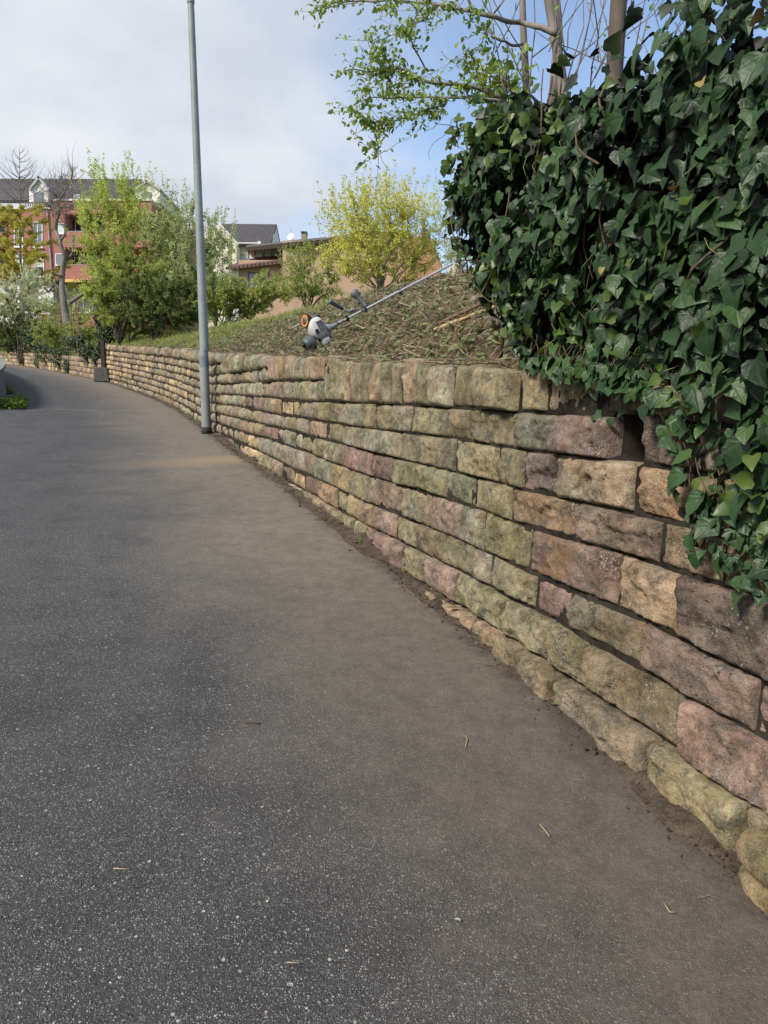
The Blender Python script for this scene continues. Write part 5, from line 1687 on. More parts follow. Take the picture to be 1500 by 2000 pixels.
mb = MB(); mb.lathe(np.array([-0.013, 0, 1.14]), lean, [(0, 0.0815), (0.19, 0.081)], 20); mb.build('band', M_postband, lamp, smooth=False)
tp = np.array([0, 0, 1.43]) + lean * 5.62
mb = MB(); mb.lathe(tp, lean, [(0, 0.052), (0.02, 0.062), (0.08, 0.062), (0.1, 0.05)], 18); mb.build('collar', M_post, lamp, smooth=True)
hp = np.array([0, 0, 1.43]) + lean * 5.9
mb = MB(); mb.tube([hp, hp + [0, 0, 0.25], hp + [-0.12, 0.05, 0.42], hp + [-0.5, 0.2, 0.5]], [0.045, 0.04, 0.036, 0.034], 12); mb.lathe(hp + [-0.45, 0.18, 0.5], (-0.93, 0.37, 0.1), [(0, 0.03), (0.06, 0.09), (0.5, 0.11), (0.62, 0.04)], 14)
mb.build('lantern', M_post, lamp, smooth=True)

# ------------------------------------------------------------------ brush cutter lying on the bank
M_alu = plain('brushed_aluminium', (0.42, 0.43, 0.45), 0.5, 0.08, 8, metal=0.35)
M_grey = plain('grey_plastic', (0.21, 0.225, 0.24), 0.55, 0.15, 10, fine=0.05)
M_dgrey = plain('dark_grey_plastic', (0.062, 0.068, 0.075), 0.5, 0.15, 10)
M_lgrey = plain('light_grey_plastic', (0.50, 0.50, 0.48), 0.5, 0.12, 9, fine=0.06)
M_orangep = plain('orange_filter', (0.52, 0.19, 0.03), 0.6, 0.25, 14)
M_grip = plain('dark_grip_rubber', (0.085, 0.092, 0.105), 0.6, 0.15, 10)
M_blk = plain('black_plastic', (0.012, 0.012, 0.013), 0.5, 0.2, 10)
M_tank = plain('milky_tank', (0.33, 0.35, 0.36), 0.4, 0.12, 8)
g0 = ground_hit(606, 690); g1 = ground_hit(884, 553)
d0 = g0[1] + 0.02
A0 = at(650, 637, d0); A1 = at(890, 512, d0 + 0.85)
L_ = np.linalg.norm(A1 - A0)
e1 = (A1 - A0) / L_
e3 = unit(np.array([0, 0, CAMZ]) - (A0 + A1) / 2); e3 = unit(e3 - e1 * (e3 @ e1)); e2 = np.cross(e3, e1)
KA = L_ / 270.6; KP = d0 / FPX * 1.02
cut = empty('brush_cutter', tuple(A0), 'grey petrol brush cutter lying with its engine on the wall top', 'brush cutter')
Mr = np.stack([e1, e2, e3], 1)


def loc(px, py, dz=0.0):
    """photo offset from the shaft's lower end -> local axes (along shaft, up, towards viewer)"""
    f = ((px - 650) * 0.888 - (py - 637) * 0.463) / 270.6
    return Mr.T @ (at(px, py, A0[1] + f * (A1[1] - A0[1]) - dz) - A0)


def cpart(name, mb, mat, parent=None, bev=0.0, smooth=True):
    for i in range(len(mb.v)): mb.v[i] = mb.v[i] @ Mr.T
    o = mb.build(name, mat, parent or cut, smooth=smooth)
    if bev: bevel(o, bev, 2)
    return o


X = np.array([1.0, 0, 0])
mb = MB(); mb.lathe((0.02, 0, 0), X, [(0, 0.0145), (0.003, 0.0145), (0.6, 0.0145), (1.2, 0.0145), (L_ - 0.023, 0.0145), (L_ - 0.02, 0.0145)], 14); cpart('shaft', mb, M_alu)
mb = MB(); mb.lathe((-0.10, -0.002, 0), X, [(0, 0.062), (0.03, 0.060), (0.07, 0.036), (0.14, 0.026), (0.17, 0.024)], 18); cpart('clutch_housing', mb, M_grey)
mb = MB(); mb.lathe((0.055, 0, 0), X, [(0, 0.023), (0.025, 0.023)], 14); cpart('anti_vibration_ring', mb, M_blk)
mb = MB(); mb.lathe((0.082, 0, 0), X, [(0, 0.02), (0.07, 0.019), (0.08, 0.016)], 14); cpart('shaft_sleeve', mb, M_grey)
c_ = loc(621, 645)
mb = MB()
# cover: a rounded shell with a sloping shoulder
sec = [(-0.125, 0.065, 0.06), (-0.115, 0.088, 0.085), (-0.03, 0.100, 0.095), (0.05, 0.096, 0.09), (0.10, 0.075, 0.075), (0.118, 0.045, 0.05)]
ring = []
for y_, hx, hz in sec:
    for th in np.linspace(0, 2 * np.pi, 20, endpoint=False):
        cx, cz = np.cos(th), np.sin(th); p_ = 4.0
        k_ = (abs(cx) ** p_ + abs(cz) ** p_) ** (-1 / p_)
        ring.append((hx * cx * k_ * 1.05 - 0.008, y_, hz * cz * k_))
ring = np.array(ring) + c_ + [0.0, 0.03, 0]
i = np.arange(len(sec) - 1)[:, None] * 20; j = np.arange(20)[None]
mb.add(ring, [np.stack([i + j, i + (j + 1) % 20, i + 20 + (j + 1) % 20, i + 20 + j], -1).reshape(-1, 4)[:, ::-1], np.arange(20)[None], (np.arange(20)[::-1] + 100)[None]])
cov = cpart('engine_cover', mb, M_lgrey)
for k in range(9):   # louvres on the face turned to the lane
    mb = MB(); mb.box(c_ + [0.022 + 0.0, 0.090 - 0.0145 * k, 0.092], (0.085, 0.0065, 0.012)); cpart('louvre', mb, M_dgrey, cov, smooth=False)
mb = MB(); mb.box(c_ + [-0.055, -0.01, 0.089], (0.045, 0.055, 0.016)); cpart('exhaust_opening', mb, M_blk, cov, smooth=False)
mb = MB(); mb.box(c_ + [0.01, -0.105, 0.04], (0.13, 0.05, 0.11)); mb.box(c_ + [0.06, -0.10, 0.10], (0.035, 0.06, 0.02)); cpart('crankcase', mb, M_dgrey, bev=0.006, smooth=False)
c_ = loc(606, 669)
mb = MB(); mb.lathe(c_ - [0.075, 0.005, 0], X, [(-0.012, 0.0), (-0.0115, 0.045), (-0.011, 0.062), (0.0, 0.072), (0.02, 0.080), (0.085, 0.088), (0.086, 0.094), (0.10, 0.094), (0.101, 0.07), (0.125, 0.06)], 24); cpart('starter_housing', mb, M_dgrey, smooth=False)
mb = MB(); mb.lathe(c_ - [0.078, 0.0, 0], X, [(-0.03, 0.018), (0.0, 0.022)], 12); mb.box(c_ + [-0.10, 0.01, 0.03], (0.03, 0.02, 0.03)); cpart('starter_grip', mb, M_blk)
c_ = loc(634, 667)
mb = MB(); mb.box(c_ + [0.005, 0.0, 0.02], (0.115, 0.085, 0.11)); cpart('fuel_tank', mb, M_tank, bev=0.018, smooth=True)
mb = MB(); mb.lathe(c_ + [0.075, 0.01, 0.05], X, [(-0.01, 0.022), (0.015, 0.022)], 12); cpart('tank_cap', mb, M_grey)
c_ = loc(600, 627)
mb = MB()
ax2 = unit([-0.88, 0.42, 0.22])
mb.lathe(c_ - ax2 * 0.01, ax2, [(-0.03, 0.0), (-0.029, 0.06), (0.0, 0.075), (0.02, 0.082), (0.045, 0.082), (0.046, 0.07), (0.040, 0.068), (0.039, 0.0)], 24); cpart('filter_housing', mb, M_blk, smooth=False)
mb = MB(); mb.lathe(c_ + ax2 * 0.028, ax2, [(0, 0.07), (0.010, 0.071), (0.0105, 0.052), (0.006, 0.051), (0.0055, 0.0)], 20); cpart('air_filter', mb, M_orangep, smooth=False)
mb = MB(); mb.lathe(c_ + ax2 * 0.03, ax2, [(0, 0.0), (0.001, 0.046), (0.012, 0.044), (0.02, 0.03), (0.021, 0.0)], 16); cpart('filter_cover', mb, M_dgrey, smooth=False)
mb = MB(); mb.lathe(c_ + [0.05, -0.01, 0.0], X, [(0, 0.035), (0.05, 0.04), (0.10, 0.03)], 12); mb.box(c_ + [0.14, -0.005, 0.0], (0.06, 0.05, 0.05)); cpart('carburettor', mb, M_dgrey)
mb = MB(); mb.box(loc(578, 637, -0.05), (0.10, 0.02, 0.07)); cpart('muffler_guard', mb, M_tank, bev=0.006)
for q, k in ((683, 0.026), (717, 0.030)):
    p_ = loc(q, 632 - (q - 683) * 0.55); p_[1] = 0; mb = MB()
    mb.lathe(p_ - [0.018, 0, 0], X, [(0, k), (0.036, k)], 12); mb.box(p_ + [0, 0.025, 0.0], (0.026, 0.03, 0.03)); mb.box(p_ + [0, -0.03, 0.008], (0.022, 0.026, 0.02))
    cpart('clamp', mb, M_blk, bev=0.003, smooth=False)
bar = np.array([loc(717, 609), loc(710, 606, 0.04), loc(700, 603.5, 0.10), loc(692, 603, 0.15), loc(686, 606, 0.19), loc(680, 608.5, 0.22), loc(675, 607, 0.25), loc(668, 602, 0.28)])
mb = MB(); mb.tube(bar, 0.0105, 10); mb.tube([loc(717, 609), loc(717, 604, -0.03), loc(716, 600, -0.05)], 0.0105, 10); cpart('handlebar', mb, M_alu)
g_a, g_b = loc(669, 603, 0.275), loc(643, 588.5, 0.42)
mb = MB(); mb.tube([g_a + (g_b - g_a) * t for t in (0, 0.04, 0.1, 0.85, 0.92, 1.0)], [0.018, 0.025, 0.023, 0.024, 0.029, 0.025], 12); cpart('grip', mb, M_grip)
g_a, g_b = loc(717, 600, -0.05), loc(691, 571, -0.12)
mb = MB(); mb.tube([g_a + (g_b - g_a) * t for t in (0, 0.06, 0.12, 0.62, 0.72, 0.85, 1.0, 1.06)], [0.02, 0.028, 0.025, 0.028, 0.038, 0.054, 0.056, 0.034], 12)
gr = cpart('grip', mb, M_grip)
gr['label'] = 'throttle grip with flared end'
mb = MB(); mb.box(loc(700, 574, -0.08), (0.045, 0.022, 0.03)); mb.box(loc(702, 592, -0.09), (0.05, 0.018, 0.02)); cpart('throttle_trigger', mb, M_blk, gr, bev=0.004)
cab = np.array([loc(716, 592, -0.05), loc(724, 593, 0.0), loc(731, 600, 0.03), loc(734, 609, 0.03), loc(732, 618, 0.02)])
mb = MB(); mb.tube(cab, 0.006, 8); mb.tube([loc(640, 638, 0.03), loc(655, 642, 0.03), loc(672, 640, 0.03), loc(690, 633, 0.03), loc(700, 630, 0.03)], 0.0055, 6); cpart('throttle_cable', mb, M_blk)
p_ = loc(774, 578); p_[1] = 0
mb = MB(); mb.lathe(p_ - [0.07, 0, 0], X, [(0, 0.019), (0.14, 0.019)], 12); cpart('shaft_pad', mb, M_grey)
mb = MB(); mb.lathe(p_ + [0.06, 0, 0], X, [(0, 0.024), (0.03, 0.024)], 12); mb.box(p_ + [0.075, -0.03, 0.005], (0.03, 0.04, 0.012)); cpart('harness_clip', mb, M_blk, bev=0.003, smooth=False)
mb = MB(); mb.lathe((L_ - 0.03, 0, 0), X, [(0, 0.018), (0.05, 0.03), (0.10, 0.032), (0.12, 0.02)], 14); mb.lathe((L_ + 0.05, -0.01, 0), (0.35, -0.8, 0.3), [(0, 0.03), (0.07, 0.034), (0.09, 0.05), (0.10, 0.02)], 14); cpart('gear_head', mb, M_dgrey)
# cream guard curving round the cutting head
th = np.linspace(-0.6, 1.5, 12); ph = np.linspace(0, 1, 6)
TH, PH = np.meshgrid(th, ph, indexing='ij')
rad = 0.17
gx = L_ - 0.10 + 0.10 * np.sin(TH * 1.3) * (0.3 + PH) * 0.9; gy = -0.02 - PH * 0.17 - 0.02 * np.cos(TH * 3); gz = rad * (TH - 0.3) * 0.45 + 0.03 * np.sin(PH * 3)
G = np.stack([gx, gy, gz], -1)
i = np.arange(11)[:, None] * 6 + np.arange(5)[None]
q = np.stack([i, i + 1, i + 7, i + 6], -1).reshape(-1, 4)
mb = MB(); mb.add(G.reshape(-1, 3), [q]); gd = cpart('guard', mb, plain('cream_plastic', (0.52, 0.48, 0.33), 0.45, 0.2, 12, fine=0.05))
sm = gd.modifiers.new('thick', 'SOLIDIFY'); sm.thickness = 0.006
mb = MB(); mb.tube([(L_ - 0.02, -0.02, 0.05), (L_ - 0.03, -0.10, 0.09), (L_ - 0.06, -0.18, 0.10)], 0.012, 6); mb.box((L_ + 0.02, -0.19, 0.08), (0.06, 0.02, 0.04)); cpart('guard_bracket', mb, M_grey)

# ------------------------------------------------------------------ tools, stones and cut brushwood on the bank
M_handle1 = bark('dark_worn_wood', (0.075, 0.045, 0.030), (0.19, 0.12, 0.08), 22)
M_handle2 = bark('pale_ash_wood', (0.33, 0.21, 0.10), (0.50, 0.35, 0.19), 22)


def on_bank(px, py, lift=0.0):
    p_ = ground_hit(px, py); p_[2] += lift
    return p_


a = on_bank(857, 643, 0.05); b = on_bank(1000, 590, 0.10)
o = MB().tube(np.array([(0, 0, 0), (b - a) * 0.5 + [0, 0, 0.005], (b - a)]), [0.017, 0.019, 0.016], 12).build('tool_handle', M_handle1, None, True, tuple(a)); tag(o, 'dark brown worn tool handle lying on the bank beside the ivy', 'tool handle')
a = on_bank(845, 652, 0.03); b = on_bank(1000, 600, 0.06)
o = MB().tube(np.array([(0, 0, 0), (b - a) * 0.06, (b - a) * 0.5, (b - a)]), [0.014, 0.018, 0.017, 0.016], 12).build('tool_handle', M_handle2, None, True, tuple(a)); tag(o, 'pale tan tool handle lying just below the dark one', 'tool handle')


def rock(px, py, sx, sy, sz, seed, name, label, tint, lift=0.0):
    p_ = on_bank(px, py)
    bm = bmesh.new(); bmesh.ops.create_icosphere(bm, subdivisions=3, radius=1.0)
    for v in bm.verts:
        c = v.co.normalized(); d = 1 + 0.25 * mnoise.noise(c * 1.4 + Vector((seed, 2, 3))) + 0.10 * mnoise.fractal(c * 3 + Vector((seed, 0, 0)), 0.8, 2, 4)
        m_ = max(abs(c.x), abs(c.y), abs(c.z)); d = d * (0.55 + 0.45 / m_ * 0.8)
        v.co = Vector((c.x * sx * d, c.y * sy * d, c.z * sz * d))
    me = bpy.data.meshes.new(name); bm.to_mesh(me); bm.free()
    for p2 in me.polygons: p2.use_smooth = True
    me.materials.append(M_stone); tint_attr(me, np.r_[tint, 0.2])
    o = link(name, me, None, (p_[0], p_[1], p_[2] + lift)); tag(o, label, 'rock')
    return o


rock(968, 640, 0.10, 0.12, 0.075, 3, 'rock', 'angular tan rock half buried beside the ivy', (0.26, 0.20, 0.14), 0.03)
rock(872, 655, 0.035, 0.05, 0.035, 8, 'rock', 'small mossy rock under the pale tool handle', (0.20, 0.17, 0.09), 0.01)
rock(930, 592, 0.06, 0.07, 0.05, 12, 'rock', 'rounded grey rock above the tool handles at the ivy edge', (0.22, 0.19, 0.16), 0.02)
# a cut mossy stub
p_ = on_bank(982, 656, 0.03); q_ = on_bank(1003, 642, 0.06)
o = MB().tube(np.array([(0, 0, 0), (q_ - p_) * 0.5, q_ - p_]), [0.018, 0.022, 0.018], 9).build('branch_stub', plain('yellow_lichen_bark', (0.34, 0.30, 0.05), 0.9, 0.4, 30, 0.5), None, True, tuple(p_)); tag(o, 'short branch stub covered in yellow lichen at the foot of the ivy', 'branch')

# litter left by the mowing: bits of stalk, twig and leaf
r = np.random.default_rng(70)
L_litter = leafy('cut_stalk', [(0.12, 0.088, 0.062), (0.20, 0.152, 0.105), (0.30, 0.235, 0.165), (0.085, 0.06, 0.044), (0.24, 0.172, 0.115), (0.38, 0.31, 0.22), (0.16, 0.11, 0.075)], rough=0.85, trans=0.0, spec=0.15)
L_bits = leafy('cut_leaf', [(0.10, 0.15, 0.04), (0.17, 0.215, 0.07), (0.07, 0.11, 0.035), (0.22, 0.25, 0.12), (0.19, 0.135, 0.08), (0.13, 0.19, 0.08)], rough=0.6, trans=0.2)
L_grass = leafy('grass_blade', [(0.19, 0.28, 0.04), (0.29, 0.39, 0.065), (0.36, 0.42, 0.09), (0.38, 0.36, 0.15)], trans=0.45)
STALK = (np.array([(0, 0.5, 0), (0, -0.3, 0.4), (0, -0.3, -0.4), (1, 0.35, 0.12), (1, -0.25, 0.4), (1, -0.25, -0.2)]) * [1, 0.045, 0.045],
         [np.array([(0, 1, 4, 3), (1, 2, 5, 4), (2, 0, 3, 5)])])


def scatter(n, s0, s1, w0, w1, r, bias=1.0):
    s = s0 + (s1 - s0) * r.random(n) ** bias; w = w0 + (w1 - w0) * r.random(n)
    e = 0.08
    z = zt(s, w); p_ = sw_pt(s, w, z)
    p_[:, 2] += 0.045 * np.array([mnoise.fractal(Vector((a_ * 2.1, b_ * 2.1, 0)), 0.8, 2.0, 4) for a_, b_ in zip(s, w)])
    du = (sw_pt(s + e, w, zt(s + e, w)) - sw_pt(s, w, z)) / e; dw = (sw_pt(s, w + e, zt(s, w + e)) - sw_pt(s, w, z)) / e
    nn = unit(np.cross(dw, du)); nn *= np.sign(nn[:, 2:3])
    return p_, unit(du), unit(dw), nn, s, w


def lay(n, s0, s1, w0, w1, bias, tpl, l0, l1, lift, tilt, mat, name, label, thick=None):
    p_, du, dw, nn, s, w = scatter(n, s0, s1, w0, w1, r, bias)
    th = r.uniform(0, 2 * np.pi, (n, 1))
    xd = unit(du * np.cos(th) + dw * np.sin(th) + nn * r.normal(tilt, 0.28, (n, 1)))
    sz = r.uniform(l0, l1, n)
    mb = MB(); mb.add(*instances(*tpl, p_ + nn * lift * r.random((n, 1)), xd, unit(nn + r.normal(0, 0.4, (n, 3))), sz))
    return mb


mb = lay(9000, 8.5, 22, 0.0, 3.2, 1.5, STALK, 0.03, 0.15, 0.05, 0.16, L_litter, '', '')
mb2 = lay(12000, 12, 36, 0.0, 3.6, 1.2, STALK, 0.05, 0.2, 0.05, 0.2, L_litter, '', '')
mb.v += mb2.v; mb.f += [f_ + mb.n for f_ in mb2.f]; mb.m += mb2.m; mb.n += mb2.n
n = 1500                                              # some lies on the coping and hangs over its edge
s = 10.3 + 14 * r.random(n) ** 1.3; w = r.uniform(0.0, 0.3, n)
p_ = sw_pt(s, w + 0.04, ztop(s) + 0.008 + 0.03 * r.random(n) * (w > 0.08)); th = r.uniform(0, 2 * np.pi, n)
mb2 = MB(); mb2.add(*instances(*STALK, p_, np.stack([np.cos(th), np.sin(th), r.normal(-0.05, 0.15, n)], -1), r.normal(0, 0.3, (n, 3)) + [0, 0, 1], r.uniform(0.03, 0.13, n)))
mb.v += mb2.v; mb.f += [f_ + mb.n for f_ in mb2.f]; mb.m += mb2.m; mb.n += mb2.n
o = mb.build('cut_brushwood', L_litter); tag(o, 'litter of brown cut stalks and twigs all over the bank', kind='stuff')
mb = lay(11000, 8.5, 26, -0.05, 3.4, 1.4, OVAL, 0.025, 0.085, 0.05, 0.15, L_bits, '', '')
o = mb.build('leaf_litter', L_bits); tag(o, 'green and brown leaf scraps lying among the cut stalks', kind='stuff')
# low regrowth: small tufts of green
n = 2400
p_, du, dw, nn, s, w = scatter(n, 9, 30, 0.05, 3.0, r, 1.3)
k = 7
pp_ = np.repeat(p_, k, 0) + r.normal(0, 0.03, (n * k, 3)) * [1, 1, 0.3]
xd = unit(np.repeat(nn, k, 0) * 0.7 + r.normal(0, 0.6, (n * k, 3)))
o = MB().add(*instances(*OVAL, pp_, xd, unit(r.normal(0, 0.5, (n * k, 3)) + [0, 0, 1]), r.uniform(0.025, 0.065, n * k))).build('regrowth', L_bits); tag(o, 'small green weeds regrowing between the cut stalks', kind='stuff')
# grass on the farther bank
mbg = MB()
for n, s0, s1, w0, w1, h0, h1, b_ in ((9000, 20, 38, 0.1, 2.6, 0.05, 0.15, 0.7), (9000, 24, 38, 0.3, 4.0, 0.07, 0.20, 0.8), (5200, 19.5, 32, 2.0, 6.5, 0.10, 0.26, 1.0), (900, 13, 19, 3.2, 6.5, 0.1, 0.25, 1.0), (2600, 38, 56, 0.2, 4, 0.2, 0.6, 1.0)):
    p_, du, dw, nn, s, w = scatter(n, s0, s1, w0, w1, r, b_)
    ok = np.array([mnoise.fractal(Vector((a_ * 0.8, b_ * 1.1, 8)), 0.8, 2, 3) for a_, b_ in zip(s, w)]) > r.normal(-0.10, 0.12, n)
    p_ = p_[ok]; n = len(p_)
    xd = unit(np.array([0, 0, 1.0]) + r.normal(0, 0.45, (n, 3)))
    mbg.add(*instances(*BLADE, p_ - [0, 0, 0.01], xd, r.normal(0, 1, (n, 3)), r.uniform(h0, h1, n)))
for cx, cy in ((520, 578), (548, 583), (565, 592), (500, 590), (770, 545), (785, 540), (800, 548), (540, 600)):
    c_ = ground_hit(cx, cy); n = 260
    xy = c_[:2] + r.normal(0, 0.35, (n, 2)); z = ground_z(xy[:, 0], xy[:, 1])
    mbg.add(*instances(*BLADE, np.c_[xy, z], unit(np.array([0, 0, 1.0]) + r.normal(0, 0.35, (n, 3))), r.normal(0, 1, (n, 3)), r.uniform(0.2, 0.5, n)))
o = mbg.build('grass', L_grass); tag(o, 'fresh green grass along the far part of the bank', kind='stuff')

M_soilr = plain('damp_soil', (0.075, 0.059, 0.046), 0.95, 0.5, 14, 0.9, fine=0.35, spec=0.1)
# ------------------------------------------------------------------ at the wall's foot and on the asphalt
n = 9000
s = 7.5 + 26 * r.random(n) ** 1.6; w = -0.015 - np.abs(r.normal(0, 0.075, n)) - 0.05 * np.array([max(0, mnoise.noise(Vector((a_ * 1.7, 3, 1)))) * 2.2 for a_ in s]) * r.random(n)
p_ = sw_pt(s, w, base(s)[2]) + np.c_[np.zeros((n, 2)), r.uniform(0.0, 0.012, n)]
TET = (np.array([(-0.5, -0.4, -0.3), (0.5, -0.35, -0.2), (0.0, 0.55, -0.3), (0.05, 0.0, 0.5)]), [np.array([(0, 2, 1), (0, 1, 3), (1, 2, 3), (2, 0, 3)])])
L_crumb = leafy('soil_crumb', [(0.030, 0.022, 0.017), (0.055, 0.040, 0.030), (0.10, 0.075, 0.055), (0.04, 0.03, 0.022), (0.16, 0.125, 0.085)], rough=0.95, trans=0.0, spec=0.1)
o = MB().add(*instances(*TET, p_, r.normal(0, 1, (n, 3)), r.normal(0, 1, (n, 3)), r.lognormal(math.log(0.0065), 0.5, n))).build('soil_crumbs', L_crumb); tag(o, 'dark soil crumbs gathered along the foot of the wall', kind='stuff')
n = 420
s = 7.5 + 14 * r.random(n); w = -np.abs(r.normal(0, 0.6, n)) - 0.02
p_ = sw_pt(s, w, base(s)[2] + 0.004)
o = MB().add(*instances(*STALK, p_, unit(np.c_[r.normal(0, 1, (n, 2)), r.normal(0, 0.05, n)]), np.tile([0, 0, 1.0], (n, 1)), r.uniform(0.01, 0.05, n))).build('chaff', L_litter); tag(o, 'scattered chaff and stalk fragments on the dusty strip of road', kind='stuff')


def road_pt(px, py, lift=0.006):
    q = ground_hit(px, py); q[2] = ground_z(q[0], q[1]) + lift
    return q


M_straw = plain('dry_straw', (0.34, 0.27, 0.175), 0.8, 0.2, 30)
M_darktwig = plain('dark_twig', (0.05, 0.035, 0.025), 0.9, 0.2, 30)
for pts, mat, label in (([(1137, 1416), (1150, 1428), (1161, 1440)], M_straw, 'straw stalk by the wall foot below the long footing stone'), ([(1257, 1505), (1245, 1522), (1251, 1529)], M_straw, 'bent straw stalk near the end of a footing stone'),
                        ([(1054, 1616), (1064, 1630), (1073, 1642)], M_straw, 'thin pale stalk alone on the brown dust'), ([(1297, 1780), (1308, 1786), (1318, 1791)], M_straw, 'short pale stick on the road left of the boulder'),
                        ([(560, 1885), (572, 1890), (586, 1893)], M_straw, 'pale twig at the bottom of the road'), ([(222, 1712), (238, 1708), (254, 1706)], M_straw, 'dry stalk on the dark asphalt far from the wall'),
                        ([(910, 1440), (913, 1452), (909, 1462)], M_straw, 'small stalk in the middle of the brown dust'), ([(918, 1263), (930, 1266), (945, 1272)], M_darktwig, 'curled dark twig near the wall on the dust'),
                        ([(948, 1306), (956, 1303)], M_darktwig, 'dark leaf scrap close to the wall foot'), ([(480, 1420), (492, 1416), (510, 1421)], M_darktwig, 'dark dry weed scrap on the clean asphalt')):
    P_ = np.array([road_pt(*q) for q in pts]); rd = 0.0017 if mat is M_straw else 0.003
    o = MB().tube(P_ - P_[0], rd, 5).build('twig', mat, None, True, tuple(P_[0])); tag(o, label, 'twig', 'twigs and stalks lying on the road')
for px, py, c, sz, label in ((1440, 1657, (0.36, 0.16, 0.06), 0.035, 'curled orange brown leaf at the foot of the wall near the boulder'), (900, 1820, (0.34, 0.38, 0.24), 0.020, 'small pale green leaf on the asphalt'),
                             (605, 1222, (0.06, 0.12, 0.04), 0.016, 'tiny green leaf scrap on the dust')):
    q = road_pt(px, py, 0.008); tv, tf = IVY_T[2] if c[0] > .35 else OVAL
    tv = tv.copy(); tv[:, 2] += 0.5 * tv[:, 1] ** 2
    o = MB().add(tv * sz, tf).build('fallen_leaf', plain('fallen_leaf', c, 0.7, 0.25, 60), None, True, tuple(q)); o.rotation_euler = (0.1, -0.1, px * 0.01); tag(o, label, 'leaf', 'fallen leaves on the road')
# a low irregular ridge of washed-down soil in the angle between wall and asphalt
ss_ = np.arange(7.2, 37.5, 0.05); ww_ = np.array([0.05, 0.0, -0.03, -0.07, -0.12, -0.18])
S_, W_ = np.meshgrid(ss_, ww_, indexing='ij')
amp_ = np.array([0.45 + 1.2 * max(0, 0.5 + mnoise.fractal(Vector((a_ * 1.1, 0, 5)), 0.8, 2, 3)) for a_ in ss_])[:, None]
nz_ = np.array([mnoise.fractal(Vector((a_ * 9, b_ * 9, 2)), 0.8, 2, 4) for a_, b_ in zip(S_.ravel(), W_.ravel())]).reshape(S_.shape)
W_ = W_ * (0.25 + 0.45 * amp_) - 0.05
Z_ = base(S_)[2] + np.array([0.030, 0.024, 0.015, 0.008, 0.003, -0.02])[None] * amp_ * (1 + 0.9 * nz_) - 0.004
G_ = sw_pt(S_, W_, Z_); n_, m_ = S_.shape; i = np.arange(n_ - 1)[:, None] * m_ + np.arange(m_ - 1)[None]
o = MB().add(G_.reshape(-1, 3), [np.stack([i, i + m_, i + m_ + 1, i + 1], -1).reshape(-1, 4)]).build('washed_soil', M_soilr, smooth=True); o['kind'] = 'structure'
# little weeds growing out of the joint at the foot
for i, (px, py, nl, sz, label) in enumerate(((797, 1122, 14, 0.035, 'tiny green weed in the joint at the wall foot'), (1455, 1652, 12, 0.045, 'green sprig at the foot of the wall beside the last footing stones'), (704, 1062, 14, 0.03, 'small weed tuft against the base of the wall'))):
    q = road_pt(px, py, 0.0); s_, w_ = to_sw(q[0], q[1])
    tv, tf = OVAL
    mbw = MB().add(*instances(tv, tf, r.normal(0, 0.012, (nl, 3)) + [0, 0, 0.02], unit(r.normal(0, 0.7, (nl, 3)) + [0, 0, 0.6]), unit(r.normal(0, 0.5, (nl, 3)) + [0, 0, 1]), r.uniform(0.5, 1, nl) * sz))
    o = mbw.build('weed', L_cherry, None, False, tuple(q)); tag(o, label, 'weed')

# ------------------------------------------------------------------ garden wall: fence, gate block, ivy
def s_at_px(px, w, s0, s1, hgt=0.4):
    ss_ = np.linspace(s0, s1, 2000); p_ = sw_pt(ss_, w, base(ss_)[2] + hgt); d_ = p_ - [0, 0, CAMZ]
    dep_ = d_[:, 1] * math.cos(PITCH) - d_[:, 2] * math.sin(PITCH)
    return float(ss_[np.abs(750 + FPX * d_[:, 0] / dep_ - px).argmin()])


M_rust = bark('rusty_iron', (0.14, 0.062, 0.032), (0.26, 0.13, 0.07), 25)
M_wire = plain('rusty_wire', (0.30, 0.25, 0.20), 0.6, 0.2, 30, metal=0.3)
fs = [s_at_px(x, 0.35, 38, 62) for x in (157, 119, 87, 57)]
f0 = sw_pt(fs[0], 0.35, float(ztop(fs[0])))
fence = empty('wire_fence', tuple(f0), 'rusty post and wire fence standing on the low garden wall', 'fence')
mb = MB(); tops = []
for s_ in fs:
    p_ = sw_pt(s_, 0.35, float(ztop(s_)) - 0.25); q_ = p_ + [-0.03, 0, 2.55]; tops.append((p_, q_))
    MB().box((p_ + q_) / 2 - f0, (0.06, 0.06, 2.55)).build('post', M_rust, fence)
for k in range(11):
    pts = [p_ * (1 - t) + q_ * t for (p_, q_) in tops for t in [(k + 1.3) / 12.5]]
    pts = [pts[0] + (pts[0] - pts[1]) * 0.25] + pts + [pts[-1] + (pts[-1] - pts[-2]) * 0.5]
    mb.tube(np.array(pts) - f0, 0.008, 4, False)
for (a_, b_), (c_, d_) in zip(tops[:-1], tops[1:]):
    for t in np.linspace(0.1, 0.9, 7):
        mb.tube(np.array([(a_ * (1 - t) + c_ * t) + [0, 0, 0.25], (b_ * (1 - t) + d_ * t) - [0, 0, 0.2]]) - f0, 0.006, 3, False)
mb.build('wire_mesh', M_wire, fence)
